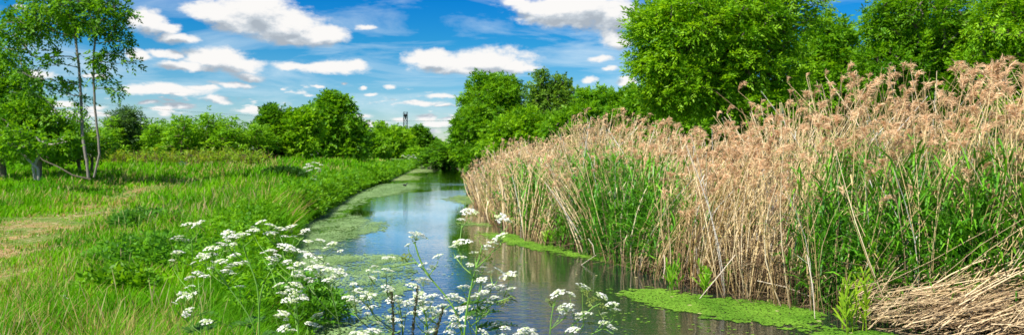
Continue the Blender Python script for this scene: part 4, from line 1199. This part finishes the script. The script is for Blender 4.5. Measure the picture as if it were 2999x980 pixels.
# ------------------------------------------------------------------ cow parsley
def umbel_mesh(seed, R=.036, rays=15, white=(.84, .835, .75), seedy=False):
    r = rng_of(seed); g = Geo()
    gs = Geo()
    for k in range(rays):
        q = math.sqrt((k + .5) / rays); a = k * 2.399 + r.normal(0, .2)
        c = np.array([math.cos(a) * q * R, math.sin(a) * q * R, R * .62 * (1 - .62 * q * q) + r.normal(0, .0012)])
        tubes(gs, np.array([[(0, 0, -R * .35), c * np.array([.6, .6, .5]), c - np.array([0, 0, .003])]]), np.full((1, 3), .0006), (.22, .34, .08), 3)
        rr = R * .235
        n = 12
        aa = np.arange(n) * 2.399; qq = np.sqrt((np.arange(n) + .5) / n)
        P = np.stack([np.cos(aa) * qq * rr, np.sin(aa) * qq * rr, rr * .55 * (1 - qq ** 2)], 1) + c + r.normal(0, .0006, (n, 3))
        tw = r.uniform(.82, 1.05); gt = np.array([1, 1, 1]) if r.random() < .8 else np.array([.75, .85, .5])
        for p in P:
            out = (p - c) / rr; nn = norm(np.array([out[0], out[1], 1.1]) + r.normal(0, .2, 3))
            u = norm(np.cross(nn, [1., .2, 0])); v = np.cross(nn, u); s = .0043 * r.uniform(.75, 1.25); ph = r.random() * 6.28
            cc = (.20, .26, .05) if seedy else np.array(white) * tw * gt * r.uniform(.85, 1.08)
            V = [p]
            for j in range(10):
                w = s if j % 2 == 0 else s * .45
                th = ph + j * .6283
                V.append(p + u * math.cos(th) * w + v * math.sin(th) * w + nn * (.0004 if j % 2 else .0008))
            g.add(V, None, [(0, 1 + j, 1 + (j + 1) % 10) for j in range(10)], cc)
    return gs.mesh('ray', M_STEM), g.mesh('flower_head', M_PETAL)


UMB = [umbel_mesh(700 + k, R=.036, rays=[15, 13, 17, 14, 12][k]) for k in range(5)]
UMBG = [umbel_mesh(720, R=.026, rays=8, seedy=True)]


def parsley(label, base, stem, umbels, seed, size=1.0, green=(), group=None, thick=.0042, dark=False, leaves=2, spread=.10):
    """base (x,y); stem: list of (px2999, py2999, y) way points; umbels: list of (px, py, width_px)"""
    r = rng_of(seed); x, y = base; z = max(float(ground_z(x, y)), 0) - .02
    root = empty('cow_parsley', (x, y, z)); tag(root, label, 'wildflower', group)
    o0 = np.array([x, y, z])
    def W3(a, b, d): return np.array([(a - CX) * d / FX, d, CAM_Z - (b - HY) * d / FX])
    S = [o0] + [W3(*s) for s in stem]
    # densify stem
    pts = []
    for a, b in zip(S[:-1], S[1:]):
        m = max(2, int(np.linalg.norm(b - a) / .05))
        for t in range(m): pts.append(a + (b - a) * t / m)
    pts.append(S[-1]); pts = np.array(pts)
    for _ in range(3): pts[1:-1] = .25 * pts[:-2] + .5 * pts[1:-1] + .25 * pts[2:]
    g = Geo(); sc = (.16, .34, .05) if not dark else (.07, .12, .035)
    tubes(g, (pts - o0)[None], np.linspace(thick, thick * .55, len(pts))[None], lerp(sc, (.17, .30, .06), np.array(r.random() * .6)), 5)
    D = stem[-1][2]
    pool = pts[len(pts) // 3:].copy()
    U = []
    if D < 5: umbels = list(umbels) + [(a + r.choice([-1, 1]) * r.uniform(.4, .8) * w, b + r.uniform(.1, .7) * w, w * r.uniform(.45, .7)) for (a, b, w) in umbels if r.random() < .55]
    for (a, b, w) in umbels:
        d = D + r.uniform(-spread, spread) * 1.0
        U.append((W3(a, b, d), w * d / FX / .073))
    for (p, s) in sorted(U, key=lambda q: np.min(np.linalg.norm(pool - q[0], axis=1))):
        h = np.linalg.norm((pool - p)[:, :2], axis=1); dz = p[2] - pool[:, 2]
        cost = np.linalg.norm(pool - p, axis=1) + 3 * np.maximum(0, h * .9 - dz + .02)
        q = pool[int(np.argmin(cost))]
        neck = p - np.array([0, 0, .02 * s + .006])
        L = np.linalg.norm(neck - q)
        c1 = q + (neck - q) * .4 + np.array([(neck - q)[0] * .12, 0, -.02 * L]); t = np.linspace(0, 1, 7)[:, None]
        B = (1 - t) ** 3 * q + 3 * (1 - t) ** 2 * t * c1 + 3 * (1 - t) * t ** 2 * (neck - np.array([(neck - q)[0] * .05, 0, L * .25])) + t ** 3 * neck
        tubes(g, (B - o0)[None], np.linspace(thick * .5, .0011, 7)[None], lerp(sc, (.22, .36, .07), np.array(r.random())), 4)
        pool = np.concatenate([pool, B[2:-1]])
        k = int(r.integers(0, 5))
        isg = False
        head = bpy.data.objects.new('flower_head', UMB[k][1]); col.objects.link(head); head.parent = root
        head.location = p - o0 - np.array([0, 0, .012 * s]); head.scale = (s, s, s * r.uniform(.75, 1.05))
        head.rotation_euler = (r.normal(0, .22), r.normal(0, .22), r.random() * 6.28)
        ray = bpy.data.objects.new('ray', UMB[k][0]); col.objects.link(ray); ray.parent = head
    for (a, b, w) in green:
        d = D + r.uniform(-spread, spread); p = W3(a, b, d)
        q = pool[int(np.argmin(np.linalg.norm(pool - p, axis=1)))]
        tubes(g, np.array([[q - o0, (q + p) / 2 - o0 - np.array([0, 0, .01]), p - o0]]), np.array([[thick * .4, .0013, .001]]), (.2, .3, .06), 4)
        head = bpy.data.objects.new('seed_head', UMBG[0][1]); col.objects.link(head); head.parent = root; head.location = p - o0; head.scale = (w / 40,) * 3; head.rotation_euler = (r.normal(0, .5), r.normal(0, .5), 0)
    g.build('stem', M_STEM, root, smooth=True)
    for k in range(leaves):
        q = pts[int(len(pts) * r.uniform(.25, .8))] - o0; a = r.random() * 6.28
        gl = Geo(); n = 16; t = np.linspace(0.1, 1, n); dirv = np.array([math.cos(a), math.sin(a), .35]); Lf = r.uniform(.12, .2)
        bx_ = q + dirv * (Lf * t)[:, None] - np.array([0, 0, .06]) * (t ** 2)[:, None]
        sd = norm(np.cross(dirv, [0, 0, 1.])); sg = np.where(np.arange(n) % 2, 1, -1)[:, None]
        for j in range(3):
            diamonds(gl, bx_ + sd * sg * j * .012 * (1.2 - t)[:, None], norm(sd * sg * (1 - .2 * j) + dirv * (.5 + .3 * j) + r.normal(0, .15, (n, 3))), norm(np.array([0, 0, 1.]) + r.normal(0, .2, (n, 3))), .05 * (1.15 - t), .016 * (1.2 - t), np.tile(np.array((.08, .20, .03)) * r.uniform(.8, 1.2), (n, 1)))
        tubes(gl, np.stack([q, q + dirv * Lf * .5 - np.array([0, 0, .015]), q + dirv * Lf - np.array([0, 0, .06])])[None], np.array([[.0015, .0012, .0006]]), (.1, .22, .04), 3)
        gl.build('foliage', M_LEAF, root)


def z3(lst, w=36): return [(400 + a / 2.106, 580 + b / 2.106, (c[0] if c else w)) for a, b, *c in lst]
def z4(lst, w=44): return [(1000 + a / 2.1044, 580 + b / 2.1044, (c[0] / 2.1 if c else w)) for a, b, *c in lst]
def w3(lst, d): return [(400 + a / 2.106, 580 + b / 2.106, d) for a, b in lst]
def w4(lst, d): return [(1000 + a / 2.1044, 580 + b / 2.1044, d) for a, b in lst]


def bx2(p, d): return ((p - CX) * d / FX, d)


parsley('cow parsley with a thick stem forking into two wide arms', bx2(757, 3.4), w3([(755, 800), (755, 520), (700, 430), (658, 300)], 3.4), z3([(570, 218, 42), (655, 222, 44), (722, 198, 38), (600, 240)], 38), 801, thick=.0055)
parsley('cow parsley whose long right arm reaches the bank edge', bx2(760, 3.45), w3([(755, 760), (757, 520), (860, 410), (960, 290)], 3.45), z3([(955, 180, 44), (1040, 198, 30), (820, 215), (885, 190), (770, 146), (825, 165), (970, 235, 22)], 34), 802, green=z3([(860, 235), (1010, 225)], 20), thick=.005)
parsley('cow parsley leaning left with its flowers in a loose cluster', bx2(752, 3.6), w3([(740, 780), (640, 640), (560, 545), (480, 420)], 3.6), z3([(400, 360, 34), (465, 310, 46), (465, 345), (540, 288, 26), (525, 390, 36), (555, 447), (605, 352, 40), (620, 400), (460, 430, 20), (640, 542, 28), (430, 365)], 34), 803, green=z3([(600, 300), (620, 270)], 22))
parsley('tall slim cow parsley at the left end of the flower group', bx2(560, 3.9), w3([(350, 600), (345, 420), (340, 240)], 3.9), z3([(320, 163, 38), (392, 156, 40), (258, 243, 38), (256, 336, 36)], 36), 804, green=z3([(232, 395)], 34), thick=.0035)
parsley('low cow parsley at the lower left of the flower group', bx2(590, 3.5), w3([(400, 842), (390, 640), (385, 520)], 3.5), z3([(380, 462, 34), (328, 490, 30), (420, 478), (290, 590, 36), (350, 592, 34), (325, 690, 34), (305, 715, 24), (340, 540, 20), (275, 615)], 30), 805, green=z3([(320, 640), (370, 712)], 26), thick=.0035)
parsley('cow parsley with dense stacked flower heads left of the water', bx2(880, 3.2), w3([(1000, 842), (990, 680), (970, 500), (960, 380)], 3.2), z3([(925, 300, 50), (975, 320, 46), (830, 325), (835, 370, 40), (930, 390), (1000, 402), (990, 455), (880, 530), (980, 530, 44), (960, 570, 46), (990, 590, 48), (935, 630, 40), (900, 590), (1010, 620), (900, 290), (850, 385, 24), (980, 480, 24)], 34), 806)
parsley('cow parsley on a dark thin stem leaning over the weed mat', bx2(1010, 3.1), w3([(1270, 842), (1220, 650), (1180, 490)], 3.1), z3([(1056, 266, 32), (1132, 258, 30), (1210, 280, 32), (1065, 350, 34), (1120, 370), (1090, 425, 46), (1135, 430, 50), (1185, 440, 40), (1255, 455, 46), (1130, 470), (1060, 500, 30), (1160, 405), (1250, 440)], 30), 807, dark=True, thick=.003)
parsley('low cow parsley near the bottom edge left of the water', bx2(830, 3.3), w3([(920, 842), (920, 760)], 3.3), z3([(905, 705, 40), (915, 795, 40), (890, 720), (1115, 720, 36), (1088, 775, 30), (430, 757, 34)], 34), 808, thick=.003)
parsley('arching cow parsley over the water with one large top flower', bx2(1370, 2.7), w4([(760, 842), (700, 650), (590, 540), (490, 440), (450, 270)], 2.7), z4([(462, 225, 120), (440, 245, 70), (290, 368, 95), (505, 405, 60), (595, 355, 68), (560, 420, 50)]), 809, green=z4([(400, 370, 70), (380, 385, 50)]), thick=.0048, spread=.05)
parsley('tallest cow parsley in the centre with three broad flower heads', bx2(1360, 2.6), w4([(750, 842), (790, 560), (830, 430), (870, 290)], 2.6), z4([(785, 85, 105), (985, 120, 92), (985, 235, 110), (930, 278, 76), (745, 268, 120), (720, 285, 70), (735, 362, 76), (825, 335, 70), (868, 425, 60)]), 810, green=z4([(845, 240, 50), (815, 115, 40), (905, 375, 50), (860, 360, 60), (940, 135, 40)]), thick=.005, spread=.05)
parsley('cow parsley with flowers crowded to the right of the central stem', bx2(1400, 2.7), w4([(830, 842), (835, 600), (860, 520)], 2.7), z4([(1030, 470, 110), (970, 445, 80), (865, 497, 80), (755, 545, 90), (970, 545, 100), (1000, 580, 80), (850, 595, 100), (880, 575, 60), (960, 620, 90), (720, 690, 110), (850, 690, 110), (980, 770, 110), (960, 800, 90), (870, 820, 80), (920, 540, 70), (760, 665, 80), (1010, 795, 70)]), 811, green=z4([(1040, 620, 60), (1010, 650, 60), (1055, 640, 50)]))
parsley('cow parsley with many overlapping heads left of the central stem', bx2(1180, 2.8), w4([(380, 842), (370, 700), (350, 640)], 2.8), z4([(205, 420, 60), (215, 455, 50), (275, 438, 50), (185, 490, 60), (75, 525, 50), (280, 550, 90), (170, 600, 110), (80, 640, 100), (290, 570, 70), (350, 640, 100), (320, 620, 90), (300, 740, 100), (40, 610, 80), (130, 585, 80), (190, 670, 70), (100, 565, 70)]), 812, dark=True)
parsley('cow parsley crowned by a thick mound of heads in front of the water', bx2(1250, 2.65), w4([(540, 842), (520, 720), (500, 650)], 2.65), z4([(440, 540, 90), (505, 510, 100), (470, 620, 110), (500, 640, 100), (560, 600, 90), (530, 690, 110), (600, 700, 100), (460, 660, 90), (640, 612, 70), (720, 620, 90), (450, 700, 90), (560, 740, 80), (620, 660, 80), (410, 640, 70), (480, 590, 90), (690, 600, 80)]), 813)
parsley('short cow parsley whose heads touch the bottom edge on the left', bx2(1100, 2.75), w4([(150, 900), (150, 860)], 2.75), z4([(190, 815, 110), (90, 830, 90), (130, 845, 90), (330, 750, 90), (230, 770, 60)]), 814, thick=.003)
parsley('short cow parsley whose heads touch the bottom edge in the centre', bx2(1290, 2.6), w4([(600, 900), (600, 860)], 2.6), z4([(565, 810, 100), (665, 820, 70), (540, 830, 80), (700, 780, 80), (760, 740, 70), (690, 735, 70)]), 815, thick=.003)
parsley('low cow parsley just left of the right hand flower group', bx2(1500, 2.6), w4([(1140, 920), (1140, 870)], 2.6), z4([(1140, 810, 110), (1110, 835, 90), (1180, 830, 80)]), 816, thick=.003)
parsley('cow parsley with two heads on an upright stem right of the water', bx2(1600, 2.9), w4([(1280, 900), (1290, 700), (1320, 620)], 2.9), z4([(1340, 580, 100), (1385, 665, 105), (1390, 685, 100), (1345, 690, 50)]), 817, green=z4([(1270, 630, 30), (1300, 650, 40)]), thick=.0035)
parsley('slanting cow parsley farthest right with a fan of six heads', bx2(1640, 2.9), w4([(1330, 842), (1440, 770), (1550, 670)], 2.9), z4([(1485, 545, 100), (1600, 600, 84), (1670, 655, 90), (1685, 685, 70), (1500, 715, 105), (1440, 712, 70), (1430, 805, 84), (1625, 770, 84)]), 818, green=z4([(1545, 640, 70), (1570, 640, 60), (1510, 580, 40), (1535, 775, 40), (1610, 670, 50)]), thick=.004)
# distant flowers in the meadow
parsley('white flowering cow parsley standing alone in the middle meadow', bx2(915, 31), [(922, 525, 31), (920, 500, 31)], [(890 + a, 470 + b, 13) for a, b in ((5, 20), (12, 10), (20, 28), (28, 6), (38, 22), (45, 30), (50, 12), (33, 45), (30, 54), (12, 30), (2, 24), (24, 16), (40, 8), (46, 24), (16, 18))], 820, thick=.008, spread=.3, leaves=0)
parsley('faint white cow parsley in the far meadow near the saplings', bx2(535, 36), [(535, 500, 36), (535, 485, 36)], [(525 + a, 474 + b, 10) for a, b in ((0, 4), (8, 0), (14, 5), (5, 8), (20, 3))], 821, thick=.01, leaves=0, spread=.4)
parsley('white cow parsley on the far bank edge before the stone wall', bx2(1200, 60), [(1200, 475, 60), (1200, 462, 60)], [(1180 + a, 452 + b, 9) for a, b in ((0, 4), (8, 8), (16, 3), (24, 7), (30, 2), (36, 9), (18, 12))], 822, thick=.015, leaves=0, spread=1.0)
parsley('small white flower low in the short grass at bottom left', bx2(186, 8.2), [(186, 880, 8.2)], [(186, 864, 14), (196, 872, 10)], 823, thick=.003, leaves=1, spread=.05)

# dark seed spikes standing in front of the water
for i, (a, b_, c, d_) in enumerate([(310, 585, 322, 860), (470, 545, 436, 860), (628, 680, 575, 860)]):
    D = 2.45; X0, Z0 = (1000 + a / 2.1044 - CX) * D / FX, CAM_Z - (580 + b_ / 2.1044 - HY) * D / FX; X1, Z1 = (1000 + c / 2.1044 - CX) * D / FX, CAM_Z - (580 + d_ / 2.1044 - HY) * D / FX
    zb = float(ground_z(X1, D)) - .02; zb = max(zb, -.05); f = (Z0 - zb) / (Z0 - Z1); XB = X0 + (X1 - X0) * f
    root = empty('seed_stalk', (XB, D, zb)); tag(root, ['dark seed stalk standing left of the other two before the weed mat', 'tallest dark seed stalk between the other two', 'dark seed stalk leaning right, nearest the central flowers'][i], 'plant')
    o0 = np.array([XB, D, zb]); top = np.array([X0, D, Z0]) - o0; t = np.linspace(0, 1, 10)[:, None]
    g = Geo(); tubes(g, (top * t)[None], np.linspace(.0035, .0015, 10)[None], (.06, .07, .03), 5); g.build('stem', M_STEM, root)
    r = rng_of(840 + i); g = Geo(); n = 260; tt = r.uniform(.72 if i != 1 else .68, 1.0, n)[:, None]; aa = r.random(n) * 6.28
    Bq = top * tt + np.stack([np.cos(aa), np.sin(aa), np.zeros(n)], 1) * .0015
    diamonds(g, Bq, norm(np.stack([np.cos(aa) * .5, np.sin(aa) * .5, np.ones(n)], 1)), norm(r.normal(0, 1, (n, 3))), .010, .004, np.tile((.07, .06, .03), (n, 1)) * r.uniform(.6, 1.6, (n, 1)))
    g.build('seed_head', M_LEAF, root)

# floating petals and fallen leaves on the dark water
r = rng_of(66)
for i, (a, b_) in enumerate([(1850, 740), (1885, 757), (1735, 768), (1955, 785), (2060, 808), (1690, 745), (1600, 700), (1500, 695), (1555, 740), (2140, 838), (1760, 790), (1450, 690)]):
    X, Y = px(a, b_ + (r.random() - .5) * 6); s = r.uniform(.025, .04); n = 8; th = np.linspace(0, 6.283, n, endpoint=False)
    V = [(0, 0, .004)] + [(math.cos(q) * s * (1 if k % 2 else .7), math.sin(q) * s * .7, .002) for k, q in enumerate(th)]
    g = Geo(); g.add(V, None, [(0, 1 + k, 1 + (k + 1) % n) for k in range(n)], (.55, .50, .22))
    o = g.build('fallen_leaf', M_PETAL); o.location = (X, Y, .008); tag(o, 'small pale yellow leaf floating on the dark water near the reeds', 'leaf', 'pale leaves floating on the water')


def waterbird():
    X, Y = px(1019, 467.5)
    bpy.ops.mesh.primitive_uv_sphere_add(segments=16, ring_count=10) if False else None
    import bmesh
    bm = bmesh.new()
    bmesh.ops.create_uvsphere(bm, u_segments=16, v_segments=12, radius=1.0)
    for v in bm.verts:
        x, y, z = v.co
        v.co = Vector((x * .17, y * .085, z * .07 + .06 + (.05 * max(0, -x) ** 2)))
        if x > .55: v.co.z += (x - .55) * .30; v.co.x -= .02; v.co.y *= .55
    bmesh.ops.create_uvsphere(bm, u_segments=12, v_segments=8, radius=.036, matrix=Matrix.Translation((.165, 0, .205)))
    bmesh.ops.create_cone(bm, segments=6, radius1=.012, radius2=.002, depth=.05, cap_ends=True, matrix=Matrix.Translation((.215, 0, .2)) @ Matrix.Rotation(math.radians(90), 4, 'Y'))
    bmesh.ops.create_cone(bm, segments=8, radius1=.034, radius2=.026, depth=.09, cap_ends=True, matrix=Matrix.Translation((.15, 0, .165)))
    me = bpy.data.meshes.new('waterbird'); bm.to_mesh(me); bm.free()
    at = me.color_attributes.new('Col', 'FLOAT_COLOR', 'POINT'); at.data.foreach_set('color', np.tile([.02, .02, .022, 1], len(me.vertices)).astype(np.float32))
    me.materials.append(M_METAL)
    o = bpy.data.objects.new('waterbird', me); col.objects.link(o); o.location = (X, Y, .0); o.rotation_euler = (0, 0, .5)
    tag(o, 'small dark waterbird resting on the weed by the left bank', 'bird')


waterbird()
